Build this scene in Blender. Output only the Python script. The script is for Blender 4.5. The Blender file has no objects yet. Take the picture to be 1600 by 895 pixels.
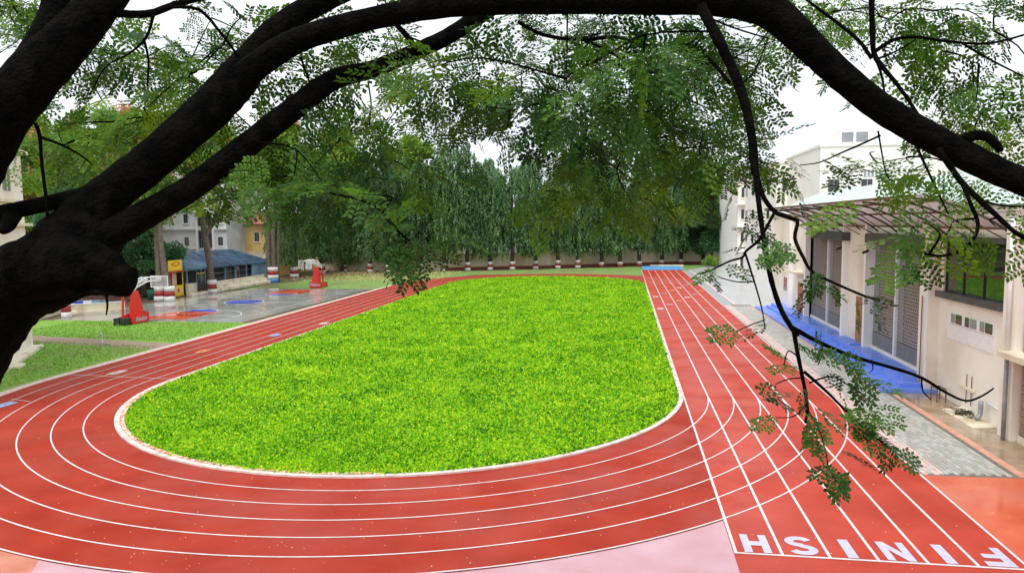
import bpy, math, random
import numpy as np
from mathutils import Vector, Matrix
R = math.radians
rng = np.random.default_rng(7)
random.seed(7)
scene = bpy.context.scene
COL = scene.collection

# ------------------------------------------------------------------ camera
FPX, PITCH, YAW, ROLL, CAMH = 1130.0, .0879, .1555, .0096, 9.015
def ray(x, y):
    u = (x - 800) / FPX; v = (y - 447.5) / FPX
    c, s = math.cos(ROLL), math.sin(ROLL); u, v = u*c - v*s, u*s + v*c
    a, b, d = u, 1.0, -v
    c, s = math.cos(PITCH), math.sin(PITCH); b, d = b*c + d*s, -b*s + d*c
    c, s = math.cos(YAW), math.sin(YAW)
    return Vector((a*c - b*s, a*s + b*c, d))
CAM = Vector((0, 0, CAMH))
fw = ray(800, 447.5); rt = ray(800 + FPX, 447.5) - fw; up = fw - ray(800, 447.5 + FPX)
cd = bpy.data.cameras.new('camera'); cam = bpy.data.objects.new('camera', cd); COL.objects.link(cam)
cd.sensor_width = 36; cd.lens = 36 * FPX / 1600; cd.clip_start = .05; cd.clip_end = 3000
M = Matrix((rt, up, -fw)).transposed().to_4x4(); M.translation = CAM
cam.matrix_world = M
scene.camera = cam
def at(x, y, d): return CAM + ray(x, y) * d            # a point d metres deep
def gp(x, y, z=0.0):
    r = ray(x, y); return CAM + r * ((z - CAMH) / r.z)

# ------------------------------------------------------------------ overcast sky and soft sun
world = bpy.data.worlds.new('World'); scene.world = world; world.use_nodes = True
nt = world.node_tree; N = nt.nodes; N.clear()
out = N.new('ShaderNodeOutputWorld'); bg = N.new('ShaderNodeBackground')
sky = N.new('ShaderNodeTexSky'); sky.sky_type = 'NISHITA'; sky.sun_disc = False
SUN_EL, SUN_AZ = R(62), R(200)
sky.sun_elevation = SUN_EL; sky.sun_rotation = SUN_AZ; sky.air_density = 1; sky.dust_density = 3
tc = N.new('ShaderNodeTexCoord'); no = N.new('ShaderNodeTexNoise'); no.inputs['Scale'].default_value = 2.2
no.inputs['Detail'].default_value = 5
cr = N.new('ShaderNodeValToRGB'); cr.color_ramp.elements[0].position = .3; cr.color_ramp.elements[1].position = .7
cr.color_ramp.elements[0].color = (6.5, 7.0, 7.6, 1); cr.color_ramp.elements[1].color = (9.2, 9.4, 9.6, 1)
mx = N.new('ShaderNodeMix'); mx.data_type = 'RGBA'; mx.inputs[0].default_value = .9
nt.links.new(tc.outputs['Generated'], no.inputs['Vector']); nt.links.new(no.outputs['Fac'], cr.inputs[0])
nt.links.new(sky.outputs[0], mx.inputs[6]); nt.links.new(cr.outputs[0], mx.inputs[7])
nt.links.new(mx.outputs[2], bg.inputs[0]); bg.inputs[1].default_value = .1
nt.links.new(bg.outputs[0], out.inputs[0])
sl = bpy.data.lights.new('sun', 'SUN'); sl.energy = 1.5; sl.angle = R(25); sl.color = (1, .97, .92)
so = bpy.data.objects.new('sun', sl); COL.objects.link(so); so.location = (0, 0, 60)
sd = Vector((math.sin(SUN_AZ)*math.cos(SUN_EL), math.cos(SUN_AZ)*math.cos(SUN_EL), math.sin(SUN_EL)))
so.rotation_euler = sd.to_track_quat('Z', 'Y').to_euler()
scene.view_settings.view_transform = 'Standard'; scene.view_settings.look = 'None'
scene.view_settings.exposure = .62; scene.view_settings.gamma = 1
scene.cycles.max_bounces = 6; scene.cycles.transparent_max_bounces = 6

# ------------------------------------------------------------------ materials
def nodes(name):
    m = bpy.data.materials.new(name); m.use_nodes = True
    return m, m.node_tree, m.node_tree.nodes['Principled BSDF']
def pmat(name, c1, c2=None, scale=3, rough=.6, rough2=None, bump=0, bscale=None, spec=.5, metal=0, detail=6, dist=.02, lo=.35, hi=.65, c3=None, s3=.3):
    m, t, b = nodes(name); L = t.links; n = t.nodes
    geo = n.new('ShaderNodeNewGeometry')
    tx = n.new('ShaderNodeTexNoise'); tx.inputs['Scale'].default_value = scale; tx.inputs['Detail'].default_value = detail
    L.new(geo.outputs['Position'], tx.inputs['Vector'])
    if c2 is None: c2 = tuple(x * .8 for x in c1)
    rp = n.new('ShaderNodeValToRGB'); e = rp.color_ramp.elements
    e[0].position, e[1].position = lo, hi; e[0].color = (*c1, 1); e[1].color = (*c2, 1)
    L.new(tx.outputs['Fac'], rp.inputs[0]); last = rp.outputs[0]
    if c3:
        t3 = n.new('ShaderNodeTexNoise'); t3.inputs['Scale'].default_value = s3; t3.inputs['Detail'].default_value = 4
        L.new(geo.outputs['Position'], t3.inputs['Vector'])
        r3 = n.new('ShaderNodeValToRGB'); r3.color_ramp.elements[0].position = .5; r3.color_ramp.elements[1].position = .68
        L.new(t3.outputs['Fac'], r3.inputs[0])
        m3 = n.new('ShaderNodeMix'); m3.data_type = 'RGBA'; m3.inputs[7].default_value = (*c3, 1)
        L.new(r3.outputs[0], m3.inputs[0]); L.new(last, m3.inputs[6]); last = m3.outputs[2]
    L.new(last, b.inputs['Base Color'])
    b.inputs['Roughness'].default_value = rough; b.inputs['Metallic'].default_value = metal
    b.inputs['Specular IOR Level'].default_value = spec
    if rough2 is not None:
        t2 = n.new('ShaderNodeTexNoise'); t2.inputs['Scale'].default_value = .35; t2.inputs['Detail'].default_value = 4
        L.new(geo.outputs['Position'], t2.inputs['Vector'])
        mr = n.new('ShaderNodeMapRange'); mr.inputs[1].default_value = .42; mr.inputs[2].default_value = .62
        mr.inputs[3].default_value = rough; mr.inputs[4].default_value = rough2
        L.new(t2.outputs['Fac'], mr.inputs[0]); L.new(mr.outputs[0], b.inputs['Roughness'])
    if bump:
        tb = n.new('ShaderNodeTexNoise'); tb.inputs['Scale'].default_value = bscale or scale*4; tb.inputs['Detail'].default_value = 6
        L.new(geo.outputs['Position'], tb.inputs['Vector'])
        bp = n.new('ShaderNodeBump'); bp.inputs['Strength'].default_value = bump; bp.inputs['Distance'].default_value = dist
        L.new(tb.outputs['Fac'], bp.inputs['Height']); L.new(bp.outputs[0], b.inputs['Normal'])
    return m
def leafmat(name, cols, trans=.35, rough=.45, patch=None, spec=.4):
    """colours picked per leaf by the 'tint' attribute; thin leaves pass light"""
    m, t, b = nodes(name); L = t.links; n = t.nodes
    a = n.new('ShaderNodeAttribute'); a.attribute_name = 'tint'
    rp = n.new('ShaderNodeValToRGB'); e = rp.color_ramp.elements
    while len(e) < len(cols): e.new(.5)
    for i, c in enumerate(cols): e[i].position = i / (len(cols)-1); e[i].color = (*c, 1)
    fac = a.outputs['Fac']
    if patch:
        geo = n.new('ShaderNodeNewGeometry'); tx = n.new('ShaderNodeTexNoise'); tx.inputs['Scale'].default_value = patch
        tx.inputs['Detail'].default_value = 3; L.new(geo.outputs['Position'], tx.inputs['Vector'])
        mr = n.new('ShaderNodeMapRange'); mr.inputs[1].default_value = .3; mr.inputs[2].default_value = .7
        mr.inputs[3].default_value = -.15; mr.inputs[4].default_value = .15; L.new(tx.outputs['Fac'], mr.inputs[0])
        ad = n.new('ShaderNodeMath'); ad.operation = 'ADD'; ad.use_clamp = True
        L.new(fac, ad.inputs[0]); L.new(mr.outputs[0], ad.inputs[1]); fac = ad.outputs[0]
    L.new(fac, rp.inputs[0]); L.new(rp.outputs[0], b.inputs['Base Color'])
    b.inputs['Roughness'].default_value = rough; b.inputs['Specular IOR Level'].default_value = spec
    tr = n.new('ShaderNodeBsdfTranslucent'); ms = n.new('ShaderNodeMixShader'); ms.inputs[0].default_value = trans
    L.new(rp.outputs[0], tr.inputs[0]); L.new(b.outputs[0], ms.inputs[1]); L.new(tr.outputs[0], ms.inputs[2])
    L.new(ms.outputs[0], n['Material Output'].inputs[0])
    return m
def brickmat(name, c1, c2, mortar, w, h, ms=.01, rough=.7, rot=False, bump=.3, mort=.02):
    m, t, b = nodes(name); L = t.links; n = t.nodes
    geo = n.new('ShaderNodeNewGeometry'); sx = n.new('ShaderNodeSeparateXYZ'); mp = n.new('ShaderNodeCombineXYZ')
    L.new(geo.outputs['Position'], sx.inputs[0])
    for i_, ch in enumerate('YZX' if rot else 'XYZ'): L.new(sx.outputs[ch], mp.inputs[i_])
    br = n.new('ShaderNodeTexBrick'); br.inputs['Color1'].default_value = (*c1, 1); br.inputs['Color2'].default_value = (*c2, 1)
    br.inputs['Mortar'].default_value = (*mortar, 1); br.inputs['Scale'].default_value = 1
    br.inputs['Brick Width'].default_value = w; br.inputs['Row Height'].default_value = h; br.inputs['Mortar Size'].default_value = mort
    L.new(mp.outputs[0], br.inputs['Vector'])
    L.new(br.outputs['Color'], b.inputs['Base Color']); b.inputs['Roughness'].default_value = rough
    bp = n.new('ShaderNodeBump'); bp.invert = True; bp.inputs['Strength'].default_value = bump; bp.inputs['Distance'].default_value = .02
    L.new(br.outputs['Fac'], bp.inputs['Height']); L.new(bp.outputs[0], b.inputs['Normal'])
    return m
def glassmat(name, tint, alpha=.25, rough=.05):
    m, t, b = nodes(name); b.inputs['Base Color'].default_value = (*tint, 1); b.inputs['Roughness'].default_value = rough
    b.inputs['Alpha'].default_value = alpha
    return m

MT = dict(
 soil=pmat('soil', (.10, .06, .035), (.17, .10, .06), 1.2, .85, bump=.5, bscale=9, c3=(.09, .14, .03), s3=.16),
 lawn=pmat('lawn', (.15, .33, .035), (.24, .42, .055), 2.2, .8, bump=.8, bscale=22, dist=.05, c3=(.26, .27, .08), s3=.22),
 far_lawn=pmat('far_lawn', (.12, .25, .04), (.22, .33, .08), 1.5, .85, bump=.8, bscale=15, dist=.05, c3=(.20, .15, .08), s3=.2),
 turfsoil=pmat('turf_soil', (.06, .15, .012), (.10, .24, .02), 3, .9, bump=.5),
 track=pmat('track_rubber', (.30, .021, .007), (.38, .034, .013), .5, .42, .66, bump=.3, bscale=160, dist=.004, spec=.13, detail=14, c3=(.35, .038, .024), s3=.13),
 track_skylit=pmat('straight_rubber_skylit', (.40, .044, .024), (.50, .062, .036), .5, .38, .62, bump=.3, bscale=160, dist=.004, spec=.16, detail=14),  # same track, base colour lightened to stand in for the sky's reflection
 line=pmat('white_line_paint', (.72, .66, .66), (.60, .52, .52), 3, .5),
 letter=pmat('lilac_white_paint', (.56, .54, .68), (.50, .46, .58), 5, .55),
 kerb=pmat('kerb_paint', (.70, .64, .60), (.52, .42, .38), 2.5, .6, bump=.2),
 kbrick=pmat('kerb_brick', (.62, .25, .17), (.80, .62, .48), 3.5, .7, bump=.3, lo=.45, hi=.55),
 apron=pmat('wet_pink_concrete', (.50, .25, .27), (.56, .34, .39), .7, .22, .45, bump=.1, bscale=30, dist=.004, c3=(.52, .22, .21), s3=.17),
 apron2=pmat('rust_apron', (.48, .13, .07), (.60, .24, .17), 1.0, .15, .4, bump=.1),
 redap=pmat('wet_red_apron', (.60, .10, .045), (.66, .15, .07), .8, .10, .35, bump=.06, bscale=25, dist=.004, c3=(.62, .20, .13), s3=.25),
 paver=pmat('grey_paver', (.33, .33, .29), (.45, .44, .40), 6, .3, .55, bump=.25, bscale=40, dist=.005),
 paver2=pmat('grey_paver_pale', (.44, .44, .41), (.54, .52, .49), 6, .3, .55, bump=.25, bscale=40, dist=.005),
 joint=pmat('paver_joint', (.20, .19, .16), (.14, .13, .11), 5, .7),
 pinkp=pmat('pink_paver', (.70, .42, .38), (.74, .60, .58), 4, .45, bump=.2, lo=.42, hi=.58),
 orange_p=pmat('orange_paver', (.66, .28, .18), (.70, .42, .32), 3, .4, bump=.2),
 drain=pmat('drain_cover', (.40, .42, .42), (.26, .28, .29), 4, .5, bump=.4),
 forec=pmat('forecourt_paving', (.42, .43, .43), (.50, .51, .52), 1.2, .25, .55, bump=.15, bscale=14),
 yard=pmat('wet_yard', (.26, .17, .10), (.42, .31, .20), .9, .04, .45, bump=.12, bscale=8, dist=.01, c3=(.50, .42, .33), s3=.5),
 court=pmat('wet_court', (.30, .30, .28), (.40, .39, .36), .8, .03, .22, bump=.04, bscale=6, dist=.004, c3=(.36, .35, .30), s3=.3),
 cred=pmat('court_red', (.66, .07, .03), (.60, .10, .05), 1, .05, .25),
 cblue=pmat('court_blue', (.02, .06, .55), (.03, .10, .60), 1, .06, .25),
 pathb=brickmat('path_brick', (.36, .24, .18), (.46, .33, .25), (.22, .17, .12), .24, .12),
 mat=pmat('mat_blue', (.10, .36, .80), (.16, .44, .84), 1.5, .4, bump=.2),
 steps=pmat('step_blue', (.10, .22, .76), (.15, .29, .84), 1.6, .22, .5, bump=.1, bscale=12, dist=.006, c3=(.20, .31, .80), s3=.5),
 cream=pmat('cream_plaster', (.84, .77, .67), (.88, .82, .74), .9, .8, bump=.2, bscale=12, c3=(.76, .65, .52), s3=.35),
 creamw=pmat('compound_plaster', (.70, .60, .42), (.76, .67, .50), .6, .85, bump=.2, bscale=6, c3=(.58, .46, .30), s3=.25),
 plinth=pmat('red_plinth', (.22, .045, .03), (.28, .07, .045), 2, .8),
 white=pmat('white_plaster', (.86, .83, .77), (.90, .88, .84), .5, .8, bump=.15, bscale=6),
 whitep=pmat('white_paint', (.84, .84, .84), (.76, .76, .77), 4, .5),
 lowwall=pmat('low_wall_cream', (.80, .74, .58), (.70, .62, .46), 1.2, .7, bump=.25, bscale=10, c3=(.50, .42, .28), s3=.6),
 black=pmat('black_slate', (.055, .057, .06), (.09, .09, .095), 2, .5, bump=.25, bscale=18),
 brown=pmat('rust_steel', (.17, .08, .055), (.23, .12, .085), 4, .6),
 dark=pmat('dark_steel', (.035, .028, .025), (.06, .05, .045), 5, .5),
 door=pmat('brown_door', (.36, .15, .07), (.42, .19, .10), 2, .5, bump=.1),
 grey=pmat('grey_metal', (.34, .35, .36), (.26, .27, .28), 3, .45, metal=.3),
 pane=pmat('dark_pane', (.025, .03, .035), (.05, .055, .06), .8, .06, spec=.8),
 paneg=pmat('grey_pane', (.30, .33, .36), (.22, .24, .26), .8, .1, spec=.8),
 glass=pmat('mirror_window', (.015, .025, .018), (.03, .045, .03), .6, .02, spec=1.0),
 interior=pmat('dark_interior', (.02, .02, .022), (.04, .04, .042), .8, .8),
 slate=pmat('blue_roof_tile', (.02, .04, .08), (.06, .13, .24), 1.1, .35, .6, bump=.5, bscale=6, dist=.04, c3=(.12, .24, .38), s3=.22),
 shedblue=pmat('blue_sheet', (.16, .30, .48), (.24, .38, .54), 1.5, .5),
 yellow=pmat('sign_yellow', (.86, .62, .03), (.82, .56, .05), 2, .5),
 signred=pmat('sign_red', (.60, .06, .03), (.5, .05, .03), 2, .5),
 skin=pmat('pale_print', (.80, .62, .45), (.70, .50, .36), 5, .5),
 apt=pmat('grey_white_plaster', (.62, .62, .62), (.72, .72, .72), .8, .8, bump=.2, c3=(.48, .48, .47), s3=.3),
 yellowh=pmat('ochre_plaster', (.72, .48, .16), (.78, .54, .22), .8, .8, bump=.2),
 redroof=pmat('red_roof', (.36, .12, .09), (.44, .17, .13), 2, .7, bump=.4),
 tealroof=pmat('pale_green_roof', (.50, .61, .57), (.57, .67, .63), .6, .45, .6, bump=.05),
 hoopred=pmat('hoop_red', (.68, .03, .02), (.60, .03, .02), 2, .35),
 bandw=pmat('band_white', (.80, .79, .78), (.62, .58, .54), 4, .8, bump=.5),
 bandr=pmat('band_red', (.36, .035, .03), (.28, .04, .035), 4, .8, bump=.5),
 bandb=pmat('band_blue', (.05, .18, .50), (.07, .22, .52), 4, .8),
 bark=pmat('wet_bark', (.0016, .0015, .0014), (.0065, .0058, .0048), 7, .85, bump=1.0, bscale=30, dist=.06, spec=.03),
 scar=pmat('bark_scar', (.05, .03, .018), (.006, .005, .004), 12, .8, bump=.8, bscale=40),
 bark2=pmat('grey_bark', (.10, .075, .055), (.17, .13, .10), 3, .85, bump=.8, bscale=14, dist=.05),
 bark3=pmat('dark_bark', (.030, .024, .018), (.06, .048, .036), 3, .9, bump=.8, bscale=10, dist=.05),
 green=pmat('green_plastic', (.02, .14, .10), (.03, .18, .12), 2, .4),
 stone=pmat('annex_stone', (.28, .16, .12), (.40, .26, .20), 5, .85, bump=.8, bscale=14, dist=.04, c3=(.20, .12, .09), s3=1.2),
 tyre=pmat('black_rubber', (.015, .015, .016), (.03, .03, .03), 4, .6),
)
MT['screen'] = brickmat('jaali_screen', (.075, .062, .06), (.16, .105, .095), (.27, .26, .25), .30, .2, rot=True, rough=.35, bump=.6, mort=.035)
MT['screen2'] = brickmat('jaali_plain', (.16, .16, .165), (.20, .20, .20), (.34, .34, .34), .30, .2, rot=True, rough=.4, bump=.6, mort=.02)
MT['canopy'] = glassmat('canopy_sheet', (.44, .37, .36), .9, .35)
_t = MT['canopy'].node_tree; _tr = _t.nodes.new('ShaderNodeBsdfTranslucent'); _tr.inputs[0].default_value = (.68, .60, .58, 1)
_ms = _t.nodes.new('ShaderNodeMixShader'); _ms.inputs[0].default_value = .6
_t.links.new(_t.nodes['Principled BSDF'].outputs[0], _ms.inputs[1]); _t.links.new(_tr.outputs[0], _ms.inputs[2]); _t.links.new(_ms.outputs[0], _t.nodes['Material Output'].inputs[0])
MT['board'] = glassmat('board_glass', (.55, .58, .60), .35, .05)
MT['grass'] = leafmat('infield_leaf', [(.03, .19, .012), (.19, .52, .014), (.42, .74, .016), (.70, .82, .03)], .35, .55, patch=.35, spec=.2)
MT['blade'] = leafmat('lawn_blade', [(.10, .28, .018), (.20, .44, .032), (.34, .50, .06)], .3, .6, patch=.3)
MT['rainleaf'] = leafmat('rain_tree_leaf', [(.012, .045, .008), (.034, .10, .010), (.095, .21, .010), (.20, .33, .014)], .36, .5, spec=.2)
MT['sprayleaf'] = leafmat('spray_leaf', [(.010, .036, .006), (.024, .075, .008), (.06, .14, .010), (.13, .20, .012)], .15, .5, spec=.2)
MT['mast'] = leafmat('mast_leaf', [(.042, .11, .040), (.12, .25, .075), (.24, .39, .12)], .3, .4, patch=.25)
MT['mast2'] = leafmat('mast_leaf_dark', [(.034, .092, .038), (.09, .20, .066), (.19, .32, .095)], .3, .4, patch=.25)
MT['lime'] = leafmat('lime_leaf', [(.07, .20, .03), (.19, .38, .05), (.38, .52, .07), (.60, .55, .14)], .35, .45, patch=.5)
MT['flame'] = leafmat('flame_leaf', [(.05, .17, .03), (.14, .33, .05), (.26, .44, .07), (.38, .50, .09)], .35, .5, patch=.4)
MT['flower'] = leafmat('flame_flower', [(.50, .12, .05), (.62, .22, .10), (.60, .30, .18)], .3, .6)
MT['bushleaf'] = leafmat('bush_leaf', [(.025, .085, .035), (.06, .17, .06), (.12, .27, .09)], .25, .4, patch=.5)
MT['haze_leaf'] = leafmat('feather_leaf', [(.16, .22, .16), (.24, .32, .22), (.32, .40, .30)], .3, .6)
MT['petal'] = leafmat('fallen_leaf', [(.55, .42, .10), (.70, .62, .35), (.60, .55, .45)], .0, .6)

# ------------------------------------------------------------------ builders
def tag(o, label=None, cat=None, group=None, kind=None):
    if label: o['label'] = label
    if cat: o['category'] = cat
    if group: o['group'] = group
    if kind: o['kind'] = kind
    return o
def thing(name, label, cat, loc=(0, 0, 0), rz=0, group=None):
    o = bpy.data.objects.new(name, None); COL.objects.link(o); o.location = loc; o.rotation_euler = (0, 0, rz)
    o.empty_display_size = .3
    return tag(o, label, cat, group)
def link(name, me, parent=None, loc=None):
    o = bpy.data.objects.new(name, me); COL.objects.link(o)
    if parent is not None: o.parent = parent
    if loc is not None: o.location = loc
    return o
class MB:
    """collects shapes in world (or local) coordinates and links them as ONE mesh object"""
    def __init__(s): s.v = []; s.f = []
    def add(s, vs, fs):
        b = len(s.v); s.v += [tuple(p) for p in vs]; s.f += [tuple(b + i for i in f) for f in fs]; return s
    def box(s, x0, x1, y0, y1, z0, z1, bev=0):
        vs = [(x, y, z) for z in (z0, z1) for y in (y0, y1) for x in (x0, x1)]
        return s.add(vs, [(0, 2, 3, 1), (4, 5, 7, 6), (0, 1, 5, 4), (1, 3, 7, 5), (3, 2, 6, 7), (2, 0, 4, 6)])
    def obox(s, c, ax, ay, az):
        c, ax, ay, az = map(Vector, (c, ax, ay, az))
        vs = [c + ax*i + ay*j + az*k for k in (-1, 1) for j in (-1, 1) for i in (-1, 1)]
        return s.add(vs, [(0, 2, 3, 1), (4, 5, 7, 6), (0, 1, 5, 4), (1, 3, 7, 5), (3, 2, 6, 7), (2, 0, 4, 6)])
    def bar(s, a, b, w, h=None):
        a, b = Vector(a), Vector(b); d = (b - a); l = d.length; d.normalize()
        sd_ = d.cross(Vector((0, 0, 1)));
        if sd_.length < 1e-4: sd_ = Vector((1, 0, 0))
        sd_.normalize(); u = sd_.cross(d)
        return s.obox((a + b) / 2, d*l/2, sd_*w/2, u*(h or w)/2)
    def prism(s, poly, z0, z1):
        n = len(poly)
        vs = [(x, y, z0) for x, y in poly] + [(x, y, z1) for x, y in poly]
        fs = [tuple(range(n, 2*n)), tuple(reversed(range(n)))] + [(i, (i+1) % n, n + (i+1) % n, n + i) for i in range(n)]
        return s.add(vs, fs)
    def flat(s, poly, z): return s.add([(x, y, z) for x, y in poly], [tuple(range(len(poly)))])
    def ribbon(s, pts, w, z, closed=False):
        """flat strip of width w centred on a 2-D path"""
        P = [Vector(p) for p in pts]; n = len(P); vs = []
        for i in range(n):
            a = P[i-1] if (i or closed) else P[0]; b = P[(i+1) % n] if (i < n-1 or closed) else P[-1]
            t = (b - a).normalized(); nn = Vector((-t.y, t.x)) * w/2
            vs += [(P[i].x + nn.x, P[i].y + nn.y, z), (P[i].x - nn.x, P[i].y - nn.y, z)]
        k = n if closed else n-1
        return s.add(vs, [(2*i+1, 2*((i+1) % n)+1, 2*((i+1) % n), 2*i) for i in range(k)])
    def tube(s, pts, rads, n=8, sub=3, rough=0.0, cap=True):
        P = [Vector(p) for p in pts]; Q = []; rr = []
        if sub > 1 and len(P) > 2:
            for i in range(len(P)-1):
                p0, p1, p2, p3 = P[max(i-1, 0)], P[i], P[i+1], P[min(i+2, len(P)-1)]
                for k in range(sub):
                    t = k / sub
                    Q.append(.5*((2*p1) + (p2-p0)*t + (2*p0-5*p1+4*p2-p3)*t*t + (-p0+3*p1-3*p2+p3)*t**3))
                    rr.append(rads[i]*(1-t) + rads[i+1]*t)
            Q.append(P[-1]); rr.append(rads[-1])
        else: Q, rr = P, list(rads)
        base = len(s.v); nrm = None
        for i, p in enumerate(Q):
            t = (Q[min(i+1, len(Q)-1)] - Q[max(i-1, 0)]).normalized()
            if nrm is None:
                nrm = t.cross(Vector((0, 0, 1)) if abs(t.z) < .9 else Vector((1, 0, 0)))
            nrm = (nrm - t*nrm.dot(t)).normalized(); bi = t.cross(nrm)
            for k in range(n):
                a = 2*math.pi*k/n; r_ = rr[i] * (1 + rough*(random.random()-.5)*2)
                q = p + nrm*math.cos(a)*r_ + bi*math.sin(a)*r_; s.v.append(tuple(q))
        for i in range(len(Q)-1):
            for k in range(n):
                a, b = base + i*n + k, base + i*n + (k+1) % n
                s.f.append((a, b, b+n, a+n))
        if cap:
            s.f.append(tuple(reversed(range(base, base+n)))); e = base + (len(Q)-1)*n; s.f.append(tuple(range(e, e+n)))
        return s
    def mesh(s, name, mat, off=(0, 0, 0), smooth=False):
        me = bpy.data.meshes.new(name)
        me.from_pydata([(x-off[0], y-off[1], z-off[2]) for x, y, z in s.v], [], s.f); me.update()
        if mat: me.materials.append(MT[mat] if isinstance(mat, str) else mat)
        if smooth: me.polygons.foreach_set('use_smooth', [True]*len(me.polygons))
        return me
    def build(s, name, mat, parent=None, smooth=False, world=True):
        """world: vertices are world coordinates and are made relative to the (unrotated) parents"""
        off = Vector((0, 0, 0)); p = parent
        while p is not None and world: off += p.location; p = p.parent
        return link(name, s.mesh(name, mat, off, smooth), parent)
def one(name, mb, mat, label, cat, group=None, smooth=False):
    o = mb.build(name, mat, None, smooth); return tag(o, label, cat, group)
def struct(name, mb, mat, parent=None):
    o = mb.build(name, mat, parent)
    if parent is None: o['kind'] = 'structure'
    return o
def copy_tree(o, parent=None):
    c = o.copy(); COL.objects.link(c); c.parent = parent
    for ch in o.children: copy_tree(ch, c)
    return c
def quad_mesh(name, V, mat, tint):
    """V (n,4,3) -> one mesh of n quads with a per-leaf tint"""
    V = np.ascontiguousarray(V, dtype=np.float32); n = len(V)
    me = bpy.data.meshes.new(name); me.vertices.add(4*n); me.vertices.foreach_set('co', V.reshape(-1))
    me.loops.add(4*n); me.loops.foreach_set('vertex_index', np.arange(4*n, dtype=np.int32))
    me.polygons.add(n); me.polygons.foreach_set('loop_start', np.arange(0, 4*n, 4, dtype=np.int32))
    try: me.polygons.foreach_set('loop_total', np.full(n, 4, dtype=np.int32))
    except Exception: pass
    a = me.attributes.new('tint', 'FLOAT', 'FACE'); a.data.foreach_set('value', np.ascontiguousarray(tint, dtype=np.float32))
    me.update(calc_edges=True); me.materials.append(MT[mat]); return me
def unit(a): return a / (np.linalg.norm(a, axis=-1, keepdims=True) + 1e-9)
def leaf_quads(P, D, L, W, bend=.0):
    """rhombic leaves at P along D, length L, width W, turned at random about D"""
    n = len(P); D = unit(D); q = unit(np.cross(D, rng.normal(size=(n, 3))))
    L = np.broadcast_to(L, (n,))[:, None]; W = np.broadcast_to(W, (n,))[:, None]
    return np.stack([P, P + D*L*.45 + q*W*.5, P + D*L, P + D*L*.45 - q*W*.5], axis=1)
def text_mesh(txt, size, mat, shear=0.0, off=.0):
    cu = bpy.data.curves.new('lettering', 'FONT'); cu.body = txt; cu.size = size; cu.align_x = 'CENTER'; cu.align_y = 'CENTER'
    cu.shear = shear; cu.offset = off
    o = bpy.data.objects.new('lettering_tmp', cu); COL.objects.link(o)
    bpy.context.view_layer.update()
    me = bpy.data.meshes.new_from_object(o.evaluated_get(bpy.context.evaluated_depsgraph_get()))
    bpy.data.objects.remove(o); bpy.data.curves.remove(cu); me.materials.clear(); me.materials.append(MT[mat]); return me

# ------------------------------------------------------------------ ground, track, infield
X0, RK, YN, YF = 3.016, 14.64, 38.35, 104.4        # kerb line, bend radius, bend centres
CX = X0 - RK; LW = 1.22; YFIN, YSTART = 19.65, 136.3
def stadium(r, n=72, y0=YN, y1=YF):
    p = [(CX + r*math.cos(a), y1 + r*math.sin(a)) for a in np.linspace(0, math.pi, n)]
    p += [(CX + r*math.cos(a), y0 + r*math.sin(a)) for a in np.linspace(math.pi, 2*math.pi, n)]
    return p
ground = struct('ground', MB().flat([(-1200, -300), (1200, -300), (1200, 2000), (-1200, 2000)], -.03), 'soil')
RO = RK + 6*LW
tb = MB()
inn, outr = stadium(RK - .1), stadium(RO + .05)
n = len(inn); tb.add([(x, y, .02) for x, y in inn] + [(x, y, .02) for x, y in outr], [(i, (i+1) % n, n+(i+1) % n, n+i)[::-1] for i in range(n)])
track = struct('running_track', tb, 'track')
# straight: laid a little higher where it crosses the bend
struct('sprint_straight', MB().box(X0 - .06, X0 + 6*LW + .06, 12.0, YSTART, -.02, .024), 'track_skylit', track)
for k in range(7):
    mb = MB(); mb.ribbon([(X0 + k*LW, YFIN), (X0 + k*LW, YSTART)], .085, .0285)
    mb.build('lane_line', 'line', track)
for k in range(1, 7):
    r = RK + k*LW
    pts = [(CX + r*math.cos(a), YF + r*math.sin(a)) for a in np.linspace(0.0, math.pi, 90)] + \
          [(CX + r*math.cos(a), YN + r*math.sin(a)) for a in np.linspace(math.pi, 2*math.pi, 150)]
    mb = MB(); mb.ribbon(pts, .062, .0325); mb.build('bend_line', 'line', track)
mb = MB(); mb.ribbon([(X0 - .05, YFIN), (X0 + 6*LW + .05, YFIN)], .09, .0365); mb.build('finish_line', 'line', track)
mb = MB(); mb.ribbon([(X0, 74.9), (X0 + 6*LW, 74.9)], .05, .0365); mb.build('start_line', 'line', track)
mb = MB(); mb.ribbon([(CX - RK, 38.4), (CX - RK - 6*LW, 38.9)], .06, .0365); mb.build('start_line', 'line', track)
mb = MB(); mb.ribbon([(-30.4, 32.5), (-31.9, 32.9)], .05, .0365); mb.build('start_line', 'line', track)
# FINISH, each letter in its lane, read from the far side
def letter(k, polys):
    mb = MB(); cx, y0, w, h = X0 + (k + .5)*LW, YFIN + .09, .72, 1.14
    for p in polys: mb.flat([(cx + (x - .5)*w, y0 + y*h) for x, y in p], .0365)
    mb.build('painted_letter', 'letter', track)
def rect(a, b, c, d): return [(a, c), (b, c), (b, d), (a, d)]
H = [rect(0, .3, 0, 1), rect(.7, 1, 0, 1), rect(.3, .7, .38, .62)]
I = [rect(.31, .69, 0, 1)]
Nn = [rect(0, .28, 0, 1), rect(.72, 1, 0, 1), [(.28, 1), (.28, .58), (.72, 0), (.72, .42)]]
F = [rect(.68, 1, 0, 1), rect(.0, .68, 0, .24), rect(.14, .68, .42, .64)]
letter(0, H); letter(2, I); letter(3, Nn); letter(4, I); letter(5, F)
sp = []
for a in np.linspace(R(20), R(270), 16): sp.append((.5 + .34*math.cos(a), .715 + .19*math.sin(a)))
for a in np.linspace(R(80), R(-160), 16): sp.append((.5 + .36*math.cos(a), .275 + .185*math.sin(a)))
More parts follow.
